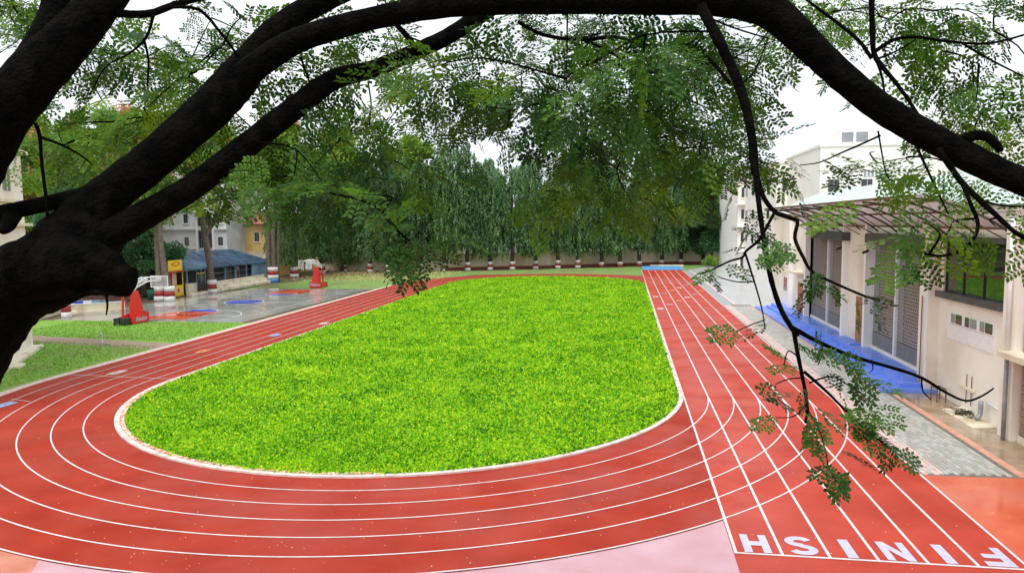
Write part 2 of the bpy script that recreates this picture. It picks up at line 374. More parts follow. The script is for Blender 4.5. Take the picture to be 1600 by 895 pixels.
mb = MB(); cx = X0 + 1.5*LW
mb.ribbon([(cx + (x-.5)*.78, YFIN + .12 + y*1.14) for x, y in sp], .235, .0365); mb.build('painted_letter', 'letter', track)
MT['mk_w'] = pmat('mark_white', (.66, .52, .50), (.60, .44, .42), 3, .5); MT['mk_y'] = pmat('mark_yellow', (.62, .26, .06), (.58, .22, .06), 3, .5)
MT['mk_l'] = pmat('mark_lilac', (.50, .26, .32), (.48, .22, .28), 3, .5); MT['mk_b'] = pmat('mark_blue', (.22, .36, .72), (.34, .44, .70), 3, .5)
for k, (x, y, c) in enumerate([(3.64, 75.8, 'mk_w'), (4.85, 79.7, 'mk_l'), (6.07, 83.4, 'mk_y'), (7.29, 87.2, 'mk_w'), (8.5, 91.2, 'mk_l'), (9.72, 95.3, 'mk_y'),
        (3.64, 87.7, 'mk_w'), (4.85, 91.7, 'mk_l'), (6.07, 95.8, 'mk_y'), (7.29, 99.8, 'mk_w'), (8.5, 103.9, 'mk_l'), (9.72, 108.1, 'mk_y'),
        (-31.0, 39.8, 'mk_w'), (-30.0, 47.4, 'mk_y'), (-28.3, 55.0, 'mk_b'), (-31.2, 31.7, 'mk_b'), (-27.1, 62.0, 'mk_w')]):
    mb = MB()
    for q in ((-.32, -.1, -.6, .6), (.02, .3, -.6, .6), (-.1, .02, .2, .6), (-.1, .02, -.6, -.3)): mb.flat(rect(x+q[0], x+q[1], y+q[2], y+q[3]), .0365)
    mb.build('lane_number', c, track)
# infield
struct('infield', MB().flat(stadium(RK - .18, 40), .015), 'turfsoil')
kb = MB(); a, b = stadium(RK + .01, 90), stadium(RK - .22, 90); n = len(a)
kb.add([(x, y, z) for z in (.02, .085) for x, y in a] + [(x, y, z) for z in (.085, .0) for x, y in b],
       [(i, (i+1) % n, n+(i+1) % n, n+i) for i in range(n)] + [(n+i, n+(i+1) % n, 2*n+(i+1) % n, 2*n+i) for i in range(n)] +
       [(2*n+i, 2*n+(i+1) % n, 3*n+(i+1) % n, 3*n+i) for i in range(n)])
kerb = struct('kerb', kb, 'kerb')
bm_ = MB()
for a in np.arange(R(165), R(282), .0115):
    for s_ in (0,):
        c = Vector((CX + (RK-.33)*math.cos(a), YN + (RK-.33)*math.sin(a), .05)); rd = Vector((math.cos(a), math.sin(a), 0)); tg = Vector((-rd.y, rd.x, 0))
        bm_.obox(c + Vector((0, 0, random.uniform(-.012, .012))), rd*.09, tg*.07, Vector((0, 0, .05)))
tag(bm_.build('edging_bricks', 'kbrick', kerb), kind='stuff')

# leafy ground cover of the infield: leaves in little tufts
def in_stadium(P, r): 
    y = np.clip(P[:, 1], YN, YF); return np.hypot(P[:, 0] - CX, P[:, 1] - y) < r
def scatter(nn, x0, x1, y0, y1, fn=None, power=1.0):
    u = rng.random(nn)**power
    P = np.stack([rng.uniform(x0, x1, nn), y0 + (y1-y0)*u], 1)
    return P if fn is None else P[fn(P)]
T = scatter(150000, CX-RK, CX+RK, YN-RK, YF+RK, lambda P: in_stadium(P, RK-.30), 1.9)
an = np.degrees(np.arctan2(T[:, 1]-YN, T[:, 0]-CX)) % 360; lim = .17*np.clip((an-168)/10, 0, 1)*np.clip((268-an)/30, 0, 1) + rng.normal(0, .03, len(an)); dr = np.hypot(T[:, 0]-CX, T[:, 1]-np.clip(T[:, 1], YN, YF)); T = T[dr < RK - .30 - lim]
nl = 3
P = np.repeat(T, nl, 0) + rng.normal(0, .075, (len(T)*nl, 2)); k = len(P)
far = np.clip((P[:, 1] - 30) / 60, 0, 1)
z = .02 + rng.random(k)*.05
D = np.concatenate([rng.normal(0, 1, (k, 2)), rng.uniform(.1, 1.3, (k, 1))], 1)
V = leaf_quads(np.column_stack([P, z]), D, rng.uniform(.10, .19, k)*(1 + .9*far), rng.uniform(.065, .11, k)*(1 + 1.0*far))
V[:, :, 2] = np.maximum(V[:, :, 2], .017)
tint = np.clip(np.repeat(rng.normal(.49, .25, len(T)), nl) + rng.normal(0, .10, k), 0, 1)
tag(link('infield_grass', quad_mesh('infield_grass', V, 'grass', tint)), 'dense bright green leafy ground cover filling the oval infield', 'grass', kind='stuff')

# aprons, lawns, paths
arc = [(CX + (RO+.05)*math.cos(a), YN + (RO+.05)*math.sin(a)) for a in np.linspace(R(180), R(312.2), 60)]
struct('apron', MB().flat([(-34.5, YN)] + [(-34.5, 6), (X0 - .06, 6), (X0 - .06, arc[-1][1])][0:] + [p for p in reversed(arc)], .008), 'apron')
struct('rust_strip', MB().flat([(-40, 6.5), (-15.6, 6.5), (-15.0, 15.4), (-16.2, 17.6), (-20, 18.2), (-24, 20.2), (-29, 23.8), (-32.5, 27)], .012), 'apron2')
edge = [(CX + (RO + .34)*math.cos(a), YN + (RO+.34)*math.sin(a)) for a in np.linspace(R(228), R(180), 24)] + [(CX - RO - .34, YF)]
mb = MB(); mb.ribbon(edge, .6, .016); struct('edge_band', mb, 'pinkp')
struct('lawn', MB().flat([(-60, 20)] + [(CX + (RO+.55)*math.cos(a), YN + (RO+.55)*math.sin(a)) for a in np.linspace(R(212), R(180), 14)] + [(CX - RO - .55, 62), (-60, 62.1)], .009), 'lawn')
struct('far_lawn', MB().flat([(-54.2, 95.6), (-34.3, 95.6), (-34.0, 104), (-26, 124), (-11.6, 127.0), (3, 122), (24, 126), (24, 153.2), (11, 151.5), (-14, 139.8), (-34, 131.3), (-44, 126.5), (-50, 118)], -.004), 'far_lawn')
p1, p2, p3, p4 = gp(40, 524), gp(275, 537), gp(240, 546), gp(40, 535)
struct('brick_path', MB().flat([(p.x, p.y) for p in (p4, p3, p2, p1)], .015), 'pathb')
def lawn_ok(P): return (P[:, 0] < -34.5) & (P[:, 1] > 30 - (P[:, 0]+34)*.2)
T = scatter(26000, -52, -34.5, 27, 61.8, lawn_ok); k = len(T)
on_path = np.array([((p[1]-50.8) + (p[0]+41)*.14)**2 < 1.0 for p in T])
T = T[~on_path]; k = len(T)
D = np.concatenate([rng.normal(0, .6, (k, 2)), np.ones((k, 1))], 1)
V = leaf_quads(np.column_stack([T, np.zeros(k)]), D, rng.uniform(.06, .14, k), rng.uniform(.05, .10, k))
tag(link('lawn_grass', quad_mesh('lawn_grass', V, 'blade', np.clip(rng.normal(.45, .25, k), 0, 1))), 'short mown green grass of the lawn between track and wet court', 'grass', kind='stuff')

# basketball court
court = struct('basketball_court', MB().flat([(-55.0, 62.0), (-35.2, 62.0), (-34.9, 96), (-52.5, 96), (-55, 84)], .01), 'court')
def disc(cx, cy, r, a0=0, a1=2*math.pi, n=36): return [(cx + r*math.cos(a), cy + r*math.sin(a)) for a in np.linspace(a0, a1, n, endpoint=a1-a0 < 6)]
CXc = -44.4
for y0, y1, yc, s_ in ((63.6, 69.6, 69.6, 1), (94.4, 88.4, 88.4, -1)):
    MB().flat([(CXc-2.6, y0), (CXc+2.6, y0), (CXc+2.6, y1), (CXc-2.6, y1)][::s_], .014).build('key_area', 'cred', court)
    MB().flat(disc(CXc, yc, 1.9, 0, math.pi) if s_ > 0 else disc(CXc, yc, 1.9, math.pi, 2*math.pi), .018).build('key_circle', 'cblue', court)
    mb = MB(); mb.ribbon(disc(CXc, yc, 1.95), .07, .022, True); mb.ribbon([(CXc-2.63, y0), (CXc-2.63, y1), (CXc+2.63, y1), (CXc+2.63, y0)], .07, .0225); mb.build('key_line', 'whitep', court)
    a0, a1 = (0, math.pi) if s_ > 0 else (math.pi, 2*math.pi)
    mb = MB(); mb.ribbon(disc(CXc, y0 + s_*1.5, 6.5, a0, a1), .07, .0145); mb.build('arc_line', 'whitep', court)
MB().flat(disc(CXc, 79, 2.15), .014).build('centre_circle', 'cblue', court)
mb = MB(); mb.ribbon(disc(CXc, 79, 2.2), .08, .018, True); mb.build('circle_line', 'whitep', court)
mb = MB(); mb.ribbon([(CXc-7.5, 63.6), (CXc+7.5, 63.6), (CXc+7.5, 94.4), (CXc-7.5, 94.4)], .07, .0265, True); mb.build('boundary_line', 'whitep', court)
mb = MB(); mb.ribbon([(CXc-7.5, 79), (CXc+7.5, 79)], .07, .0305); mb.build('half_line', 'whitep', court)

# right-hand paving
struct('red_apron', MB().flat([(X0+6*LW+.07, 8), (40, 8), (40, 24), (15.5, 26.9), (X0+6*LW+.07, 26.75)], .012), 'redap')
walk = struct('walkway', MB().flat([(10.41, 26.76), (13.95, 26.85), (13.95, 39.5), (13.3, 39.6), (13.3, 80), (10.41, 80)], .006), 'joint')
PW, PL = .17, .34
spots = []
for j in range(int(52/PL)):
    for i in range(int(2.30/PW)):
        x = 11.22 + i*PW; y = 26.98 + j*PL + (PL/2 if i % 2 else 0)
        if x + PW > 13.28 and y > 39.3: continue
        spots.append((x + PW/2, y + PL/2))
spots.sort(key=lambda p: p[1])
def paver_mesh(mat):
    mb = MB(); a, b, h = PW/2-.008, PL/2-.008, .02
    mb.add([(-a, -b, 0), (a, -b, 0), (a, b, 0), (-a, b, 0), (-a+.008, -b+.008, h), (a-.008, -b+.008, h), (a-.008, b-.008, h), (-a+.008, b-.008, h)],
           [(4, 5, 6, 7), (0, 1, 5, 4), (1, 2, 6, 5), (2, 3, 7, 6), (3, 0, 4, 7)]); return mb
pm = [paver_mesh(0).mesh('paver', 'paver'), paver_mesh(0).mesh('paver', 'paver2')]
rest = [MB(), MB()]
for i, (x, y) in enumerate(spots):
    z = .006 + random.uniform(-.004, .004); w = 1 if random.random() < .4 else 0
    if i < 300: link('paver', pm[w], walk, (x, y, z))
    else:
        t_ = paver_mesh(0); rest[w].add([(a+x, b+y, c+z) for a, b, c in t_.v], t_.f)
tag(rest[0].build('pavers', 'paver', walk), kind='stuff'); tag(rest[1].build('pavers', 'paver2', walk), kind='stuff')
bmk = [MB(), MB()]
for j in range(int(53/.22)):
    for i in range(4):
        x, y = 10.47 + i*.185, 26.85 + j*.22 + (.11 if i % 2 else 0); bmk[0 if random.random() < .75 else 1].box(x, x+.17, y, y+.205, .004, .022+random.random()*.006)
tag(bmk[0].build('border_pavers', 'pinkp', walk), kind='stuff'); tag(bmk[1].build('border_pavers', 'paver2', walk), kind='stuff')
bmk = MB()
for j in range(int(12.4/.24)): bmk.box(13.62, 13.93, 26.95+j*.24, 26.95+j*.24+.225, .004, .03+random.random()*.006)
for j in range(int(38/.24)): bmk.box(13.14, 13.3, 40+j*.24, 40+j*.24+.225, .004, .028+random.random()*.006)
tag(bmk.build('edge_pavers', 'orange_p', walk), kind='stuff')
struct('yard', MB().flat([(13.96, 25.5), (17.5, 25.0), (17.5, 41.5), (13.96, 41.5)], -.004), 'yard')
struct('yard_slab', MB().prism([(14.85, 33.2), (16, 33.4), (16, 37.0), (14.9, 36.4)], -.03, .03), 'lowwall')
struct('forecourt', MB().flat([(11.9, 78.0), (20.5, 78.0), (20.5, 150), (17, 150), (11.9, 137)], .002), 'forec')
struct('drain_strip', MB().flat([(10.41, 80), (11.6, 80), (11.6, 136), (10.41, 136)], .01), 'drain')
struct('pink_edging', MB().flat([(11.6, 80), (11.9, 80), (11.9, 137), (11.6, 137)], .012), 'pinkp')

# fallen leaves on the wet track
T = scatter(2600, -36, 16, 15, 60, lambda P: ~in_stadium(P, RK), 1.6); k = len(T)
D = np.concatenate([rng.normal(0, 1, (k, 2)), np.full((k, 1), .12)], 1)
V = leaf_quads(np.column_stack([T, np.full(k, .041)]), D, rng.uniform(.03, .075, k), rng.uniform(.015, .035, k))
V[:, :, 2] = np.clip(V[:, :, 2], .039, .06)
tag(link('fallen_leaves', quad_mesh('fallen_leaves', V, 'petal', rng.random(k))), 'tiny yellow and white fallen leaflets scattered on the wet red track', 'leaves', kind='stuff')

# ------------------------------------------------------------------ sports hall on the right
HX = 16.0
hall = thing('sports_hall', 'long cream sports hall with dark lattice screens, black lintels and pale green roof', 'building', (HX, 50, 0))
def hp(name, mat, *b, parent=None): return MB().box(*b).build(name, mat, parent or hall)
# walls between the openings
w = MB()
w.box(HX, HX+.3, 32.4, 40.0, 0, 5.3); w.box(HX, HX+.3, 32.4, 33.6, 5.3, 8.05); w.box(HX, HX+.3, 39.6, 40.0, 5.3, 8.05)
w.box(HX, HX+.3, 32.4, 40.0, 8.05, 9.3)
w.box(HX, HX+.3, 41.2, 50.2, 8.12, 9.3); w.box(HX, HX+.3, 41.2, 50.2, 0, .80)
w.box(HX-.1, HX+.3, 50.2, 55.4, 0, 9.3)
w.box(HX, HX+.3, 55.4, 66.0, 8.12, 9.3); w.box(HX, HX+.3, 55.4, 66.0, 0, .80)
w.box(HX-.1, HX+.3, 66.0, 82, 0, 9.3); w.box(HX+.3, 40, 81.7, 82, 0, 9.3); w.box(HX+.3, 40, 31.4, 31.7, 0, 9.3)
w.build('wall', 'cream', hall)
for y0, y1, x0 in ((31.4, 32.4, 15.42), (40.0, 41.2, 15.5), (50.15, 50.5, 15.52), (55.1, 55.45, 15.52), (66.0, 66.5, 15.5), (72.5, 73, 15.55)):
    hp('pillar', 'white' if y1-y0 < .6 else 'cream', x0, HX+.1, y0, y1, 0, 9.0)
MB().box(15.47, 15.5, 40.02, 40.25, .6, 8.8).build('pillar_edge', 'whitep', hall)
hp('roof_band', 'cream', 15.9, 16.4, 31.3, 82.1, 9.3, 9.55)
# big mirror window with its slate sill
win = hp('window', 'glass', HX+.14, HX+.18, 33.6, 39.6, 5.3, 8.05)
for y in (33.62, 35.6, 37.6, 39.52): hp('mullion', 'dark', HX+.08, HX+.14, y, y+.06, 5.35, 8.05, parent=win)
hp('mullion', 'dark', HX+.085, HX+.135, 33.6, 39.6, 7.55, 7.6, parent=win)
hp('sill', 'black', 15.72, HX+.12, 33.35, 39.85, 5.05, 5.36, parent=win)
hp('lintel', 'black', 15.78, HX+.1, 33.35, 39.85, 7.9, 8.15, parent=win)
# strip of small ventilator windows and the white board under it
vent = hp('ventilator', 'whitep', HX-.05, HX+.01, 34.25, 38.75, 3.84, 4.42)
for i in range(6):
    y = 34.32 + i*.735; hp('pane', 'pane' if i in (0, 3, 4) else 'paneg', HX-.062, HX-.04, y, y+(.66 if i % 2 == 0 else .42), 3.9, 4.36, parent=vent)
hp('board', 'whitep', HX-.045, HX+.01, 34.25, 38.8, 3.08, 3.80)
# lattice bays
for y0, y1, ym in ((41.2, 50.15, 46.0), (55.45, 66.0, 60.8)):
    for a, b in ((y0, ym-.1), (ym+.1, y1)):
        sc_ = hp('screen', 'screen', HX+.12, HX+.2, a, b-.9, 1.75, 7.6)
        hp('side_strip', 'screen2', HX+.10, HX+.2, b-.9, b, 1.75, 7.6, parent=sc_)
        for i in range(7): hp('slat', 'grey', HX+.06, HX+.14, a+.05, b-.05, .86+i*.125, .86+i*.125+.075, parent=sc_)
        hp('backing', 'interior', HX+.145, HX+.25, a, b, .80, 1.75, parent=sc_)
        hp('frame', 'dark', HX+.02, HX+.12, a, a+.07, .8, 7.6, parent=sc_)
    hp('post', 'whitep', HX-.06, HX+.12, ym-.1, ym+.1, .8, 7.6)
    li = hp('lintel', 'black', 15.35, HX+.3, y0-.45 if y0 < 45 else y0-.6, y1-.2 if y0 < 45 else y1-2.2, 7.5, 8.1)
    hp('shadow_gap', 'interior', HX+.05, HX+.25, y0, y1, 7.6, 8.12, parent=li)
for y0, y1, z1 in ((50.75, 53.0, 3.72), (68.2, 70.2, 3.3)):
    d = hp('door', 'door', HX-.14, HX-.1, y0, y1, .55, z1)
    hp('handle', 'grey', HX-.17, HX-.14, y0+.15, y0+.2, 1.5, 1.8, parent=d)
hp('door_canopy', 'lowwall', 15.2, HX-.1, 67.6, 71.0, 4.1, 4.28); hp('ledge', 'lowwall', 15.6, HX-.1, 50.6, 53.2, 3.85, 4.0)
for y0, z0 in ((75, 5.2), (78, 5.2), (75, 2.0)):
    wn = hp('window', 'pane', HX-.125, HX-.1, y0, y0+1.3, z0, z0+1.3); hp('frame', 'whitep', HX-.14, HX-.126, y0+.6, y0+.68, z0, z0+1.3, parent=wn)
# pipes on the near pillar and under the wall
MB().tube([(15.3, 31.7, 9), (15.3, 31.7, 3.9)], [.085, .085], 10, 1).build('downpipe', 'whitep', hall, True)
MB().tube([(15.28, 31.62, 3.6), (15.28, 31.62, 0)], [.085, .085], 10, 1).build('downpipe', 'grey', hall, True)
MB().tube([(15.7, 34.5, .9), (15.7, 34.5, .3), (15.5, 34.45, .12)], [.1, .1, .12], 10, 2).build('waste_pipe', 'grey', hall, True)
MB().tube([(15.94, 32.6, .75), (15.94, 34.5, .85)], [.05, .05], 8, 1).build('branch_pipe', 'whitep', hall, True)
for y in (36.0, 36.5): MB().tube([(15.95, y, .3), (15.95, y, 1.7)], [.02, .02], 6, 1).build('conduit', 'brown', hall)
MB().box(15.85, 15.97, 35.7, 37.2, 1.0, 1.12).build('pipe_shelf', 'lowwall', hall)
MB().tube([(15.42, 40.6, .4), (15.42, 40.6, 5.0)], [.03, .03], 6, 1).build('conduit', 'brown', hall)
for y in (50.0, 55.9): MB().bar((15.6, y, 7.0), (15.2, y-.25, 6.85), .12, .14).build('camera_bracket', 'dark', hall)
# roof: shallow curved sheet
rv = MB(); ny = 2; xs = np.linspace(15.7, 30.3, 15)
zs = [9.58 + 2.55*math.sin(math.pi*(x-15.7)/14.6) for x in xs]
for y in (31.0, 82.3): rv.v += [(x, y, z) for x, z in zip(xs, zs)]
rv.f += [(i, i+1, 15+i+1, 15+i) for i in range(14)] + [tuple(reversed(range(15))), tuple(range(15, 30))]
rf = rv.build('roof', 'tealroof', hall)
for y in np.arange(34, 82, 4): 
    mb = MB(); mb.tube([(x, y, z+.02) for x, z in zip(xs, zs)], [.03]*15, 4, 1); mb.build('seam', 'tealroof', rf)
# entrance canopy: curved steel ribs rising away from the wall, tinted sheets on top
can = thing('entrance_canopy', 'brown curved steel canopy with tinted sheets rising over the blue steps', 'canopy', (12, 50, 8))
def rib(t): return 16.0 - 4.0*t, 8.25 + 1.62*math.sin(t*math.pi/2*.98)**.85
ys = [33.0 + i*3.3 for i in range(11)]
for y in ys:
    p = [(rib(t)[0], y, rib(t)[1]) for t in np.linspace(0, 1, 9)]
    MB().tube(p, [.055]*9, 6, 1).build('rib', 'dark', can)
    MB().tube([(15.95, y, 7.95), (14.9, y, 8.55), (rib(.62)[0], y, rib(.62)[1]-.05)], [.03]*3, 5, 1).build('brace', 'dark', can)
for t in (.06, .36, .68, .99):
    x, z = rib(t); MB().box(x-.045, x+.045, 32.9, 66.1, z+.056, z+.16).build('purlin', 'brown', can)
for i in range(10):
    s_ = MB(); tt = np.linspace(.02, 1.02, 9)
    for y in (ys[i]+.02, ys[i+1]-.02):
        s_.v += [(rib(min(t, 1))[0]-(.08 if t > 1 else 0), y, rib(min(t, 1))[1]+.17) for t in tt]
    s_.v += [(a, b, c+.012) for a, b, c in s_.v]
    s_.f += [(j, j+1, 9+j+1, 9+j) for j in range(8)] + [(18+j, 27+j, 27+j+1, 18+j+1) for j in range(8)]
    s_.build('sheet', 'canopy', can)
# blue steps
st = thing('blue_steps', 'wide bright blue painted steps running along the sports hall front', 'steps', (14.5, 60, 0))
MB().box(13.32, 16.0, 39.7, 77.5, 0, .18).build('step', 'steps', st)
MB().box(14.35, 16.0, 40.25, 77.0, .18, .36).build('step', 'steps', st)
MB().box(14.75, 16.0, 41.0, 76.5, .36, .62).build('step', 'steps', st)
for i, (x, y, z) in enumerate(((14.5, 52.5, .36), (14.98, 51.0, .62), (13.55, 50.5, .18), (14.3, 66, .18), (14.9, 66.8, .62))):
    o = one('kickboard', MB().box(x, x+.75, y, y+.35, z, z+.09), 'steps', ['small flat blue block on the middle step', 'small flat blue block on the top step beside the brown door', 'small flat blue block on the lowest step edge', 'small blue block on the low step at the far end', 'small blue block on the top step before the far screens'][i], 'block', 'loose blue blocks on the steps')
# rusty stand and heap of twigs by the wall
sd_ = thing('metal_stand', 'small rusty metal stand on wet ground under the hall wall', 'stand', (15.5, 38.3, 0))
for x in (15.25, 15.65):
    for y in (37.9, 38.6): MB().box(x-.025, x+.025, y-.025, y+.025, 0, .62).build('leg', 'brown', sd_)
mb = MB()
for a, b in (((15.25, 37.9), (15.65, 37.9)), ((15.65, 37.9), (15.65, 38.6)), ((15.65, 38.6), (15.25, 38.6)), ((15.25, 38.6), (15.25, 37.9))): mb.bar((*a, .645), (*b, .645), .05)
mb.build('frame', 'brown', sd_)
mb = MB()
for i in range(60):
    c = Vector((15.45 + random.gauss(0, .22), 35.6 + random.gauss(0, .35), .03 + random.random()*.12)); d = Vector((random.gauss(0, 1), random.gauss(0, 1), random.gauss(0, .2))).normalized()*random.uniform(.1, .3)
    mb.bar(c-d, c+d, .02)
tag(mb.build('twig_heap', 'bark3'), 'heap of dark dry twigs on wet ground by the grey waste pipe', 'twigs', kind='stuff')

# stone annex at the right edge
ax = thing('stone_annex', 'brown stone annex wall with cream ledge beside the hall corner pillar', 'building', (16, 27, 0))
w = MB(); w.box(15.75, 24, 10, 31.35, 0, 8.6); w.build('wall', 'stone', ax)
course = [MB(), MB(), MB()]; 
for j in range(30):
    y = 24.0 + random.uniform(-.2, 0); z = .35 + j*.155
    while y < 31.1:
        l = random.uniform(.3, .6); 
        if not (26.9 < y + l/2 < 30.2 and .9 < z < 3.1): course[random.randrange(3)].box(15.68-random.random()*.03, 15.75, y, min(y+l-.02, 31.2), z, z+.135)
        y += l
for i, mb in enumerate(course): tag(mb.build('stones', 'stone', ax), kind='stuff')
MB().box(15.66, 15.75, 20, 31.3, 0, .3).build('plinth', 'lowwall', ax)
MB().box(14.9, 15.75, 20, 31.6, 3.45, 3.68).build('ledge', 'lowwall', ax)
wn = MB().box(15.70, 15.76, 27.2, 30.0, 1.0, 3.0).build('window', 'pane', ax)
for i in range(8): MB().box(15.64, 15.68, 27.25+i*.38, 27.28+i*.38, 1.0, 3.0).build('bar', 'grey', wn)
MB().box(15.69, 15.75, 24, 31.0, 4.0, 8.2).build('screen', 'screen', ax)

# ------------------------------------------------------------------ white block behind the hall
wb = thing('white_block', 'tall white stepped office block behind the sports hall', 'building', (24, 100, 0))
for (x0, x1, y0, y1, h) in ((18.6, 30, 126, 150, 16.8), (19.6, 34, 100, 126, 16.4), (21.0, 60, 84, 100, 16.9)):
    MB().box(x0, x1, y0, y1, 0, h).build('wing', 'white', wb)
    MB().box(x0-.12, x1+.1, y0-.12, y1+.1, h, h+.3).build('parapet', 'white', wb)
def front_win(par, x, y, z, w, h, mat='paneg'):
    f = MB().box(x, x+w, y-.05, y+.02, z, z+h).build('window', 'whitep', par)
    MB().box(x+.06, x+w*.52, y-.07, y-.05, z+.06, z+h-.06).build('pane', mat, f); MB().box(x+w*.56, x+w-.06, y-.07, y-.05, z+.06, z+h-.06).build('pane', mat, f)
    MB().box(x-.1, x+w+.1, y-.16, y-.05, z-.14, z-.02).build('sill', 'white', f)
def side_win(par, x, y, z, w, h, mat='pane'):
    f = MB().box(x-.05, x+.02, y, y+w, z, z+h).build('window', 'whitep', par); MB().box(x-.07, x-.05, y+.08, y+w-.08, z+.06, z+h-.06).build('pane', mat, f)
for z in (1.2, 5.4, 9.2, 12.8):
    for x in (19.1, 20.8): front_win(wb, x, 126, z, .95, 1.7, 'pane')
    front_win(wb, 20.3, 100, z, 1.2, 1.7, 'pane')
for x in (21.8, 25.2, 28.8, 33): 
    for z in (8.2, 11.8): front_win(wb, x, 84, z, 1.25, 1.6, 'pane')
for z in (3.8, 7.9, 11.6): MB().box(18.0, 22.5, 125.2, 126, z, z+.16).build('sunshade', 'white', wb)
vb = MB().box(25.4, 27.4, 83.93, 84, 13.6, 14.4).build('vent_grille', 'whitep', wb)
for i in range(5): MB().box(25.5+i*.38, 25.72+i*.38, 83.9, 83.93, 13.65, 14.35).build('slot', 'paneg', vb)
for y in (104, 110, 116, 122): 
    for z in (5.4, 9.2, 12.8): side_win(wb, 19.6, y, z, 2.0, 1.5)
pt = thing('roof_tank_box', 'small dark glazed rooftop cabin on the white block', 'cabin', (24.5, 86, 17.2))
MB().box(23.2, 27.0, 85, 88, 17.2, 18.7).build('wall', 'white', pt)
for x in (23.4, 24.9): MB().box(x, x+1.2, 84.95, 85, 17.45, 18.5).build('pane', 'paneg', pt)

# ------------------------------------------------------------------ far compound wall and what stands behind it
cw = thing('compound_wall', 'long cream boundary wall with red plinth behind the far trees', 'wall', (0, 145, 0))
P = [(-34.5, 136.0), (-14.5, 143.5), (3, 152.6), (12, 156.8), (24, 157.5)]
for (xa, ya), (xb, yb) in zip(P[:-1], P[1:]):
    L_ = math.hypot(xb-xa, yb-ya); k = max(1, round(L_/3.4)); d = Vector(((xb-xa)/L_, (yb-ya)/L_, 0)); nn = Vector((-d.y, d.x, 0))
    for i in range(k):
        c = Vector((xa, ya, 0)) + d*(i+.5)*L_/k
        MB().obox(c + Vector((0, 0, 1.75)), d*(L_/k/2-.02), nn*.1, Vector((0, 0, 1.25))).build('wall_panel', 'creamw', cw)
        MB().obox(c + Vector((0, 0, 3.06)), d*(L_/k/2), nn*.16, Vector((0, 0, .06))).build('coping', 'creamw', cw)
        MB().obox(c + Vector((0, 0, .25)), d*(L_/k/2), nn*.13, Vector((0, 0, .25))).build('plinth', 'plinth', cw)
lw_ = thing('yellowed_wall', 'high yellowed wall with dark vents behind the far left trees', 'wall', (-50, 136, 0))
MB().obox((-50, 134.5, 2.5), (15.5, 1.2, 0), (-.02, .2, 0), (0, 0, 2.5)).build('wall', 'yellowh' if 0 else 'creamw', lw_)
for x in (-57.5, -52.5, -46.5, -41): MB().obox((x, 134.1 + (x+50)*.077, 2.3), (1.1, .085, 0), (-.01, .15, 0), (0, 0, .45)).build('vent', 'interior', lw_)
def far_house(name, label, x0, x1, y, h, mat, wins, roofmat=None, depth=10):
    t = thing(name, label, 'building', ((x0+x1)/2, y, 0))
    MB().box(x0, x1, y, y+depth, 0, h).build('wall', mat, t)
    MB().box(x0-.3, x1+.3, y-.3, y+depth+.3, h, h+.3).build('roof', roofmat or mat, t)
    for (x, z, w_, h_) in wins: front_win(t, x, y, z, w_, h_, 'pane')
    return t
far_house('cream_house', 'cream house with dark windows behind the boundary wall', -3, 9, 162, 8.5, 'creamw', [(.5, 3.4, 1.7, 2.0), (4.5, 3.4, 1.7, 2.0), (.5, 6, 1.7, 1.6)])
far_house('slate_house', 'blue grey house behind the boundary wall beside the cream house', 10, 20, 164, 9.5, 'apt', [(11.5, 4.2, 1.6, 1.8), (15, 4.2, 1.6, 1.8)])
far_house('long_house', 'long dim grey house behind the far wall and drooping trees', -34, -8, 160, 6.5, 'apt', [(-30, 3.4, 1.6, 1.6), (-24, 3.4, 1.6, 1.6), (-18, 3.4, 1.6, 1.6), (-12, 3.4, 1.6, 1.6)])
# blue landing mat and its plank
mat_ = thing('landing_mat', 'flat bright blue foam mat at the far end of the sprint straight', 'mat', (7, 141, 0))
for i in range(4): MB().box(3.25+i*1.86, 3.25+i*1.86+1.84, 136.6, 146.3, .026, .16+.02*(i % 2)).build('mat_panel', 'mat', mat_)
one('concrete_plank', MB().box(5, 11.5, 147.2, 147.7, 0, .35), 'lowwall', 'pale concrete plank lying behind the blue mat', 'plank')

# ------------------------------------------------------------------ left side
lb = thing('corner_building', 'tall cream building with thin ledges beside the left lawn', 'building', (-43.5, 47.1, 0), math.atan2(-7.7, 4.6))
w = MB(); w.box(0, 22, -14, 0, 0, 19); w.build('wall', 'cream', lb, world=False)
for z in (9.1, 10.7, 14.3, 17.5): MB().box(-.75, 22, -13, .35, z, z+.22).build('ledge', 'lowwall', lb, world=False)
MB().box(-.6, 22, -14, .55, 0, .22).build('plinth', 'lowwall', lb, world=False)
for x in (3.5, 8, 12.5): 
    for z in (5.5, 11.5):
        wn = MB().box(x, x+1.8, -.02, .05, z, z+1.8).build('window', 'paneg', lb, world=False); MB().box(x+.87, x+.93, .05, .08, z, z+1.8).build('mullion', 'whitep', wn, world=False)
one('concrete_slab', MB().prism([(-43, 39.6), (-38.9, 41.4), (-38.2, 40.3), (-42.4, 37.8)], 0, .16), 'lowwall', 'low pale concrete slab on the left lawn', 'slab')
sp_ = thing('garden_tap', 'thin white tap post standing on the left lawn', 'tap', (gp(160, 538).x, gp(160, 538).y, 0))
MB().tube([(0, 0, 0), (.02, 0, .7), (.02, -.1, .9), (.02, -.2, .85)], [.025, .025, .025, .03], 6, 2).build('pipe', 'whitep', sp_, world=False)
MB().bar((0, 0, .05), (.45, -.3, .02), .03).build('hose', 'cblue', sp_, world=False)
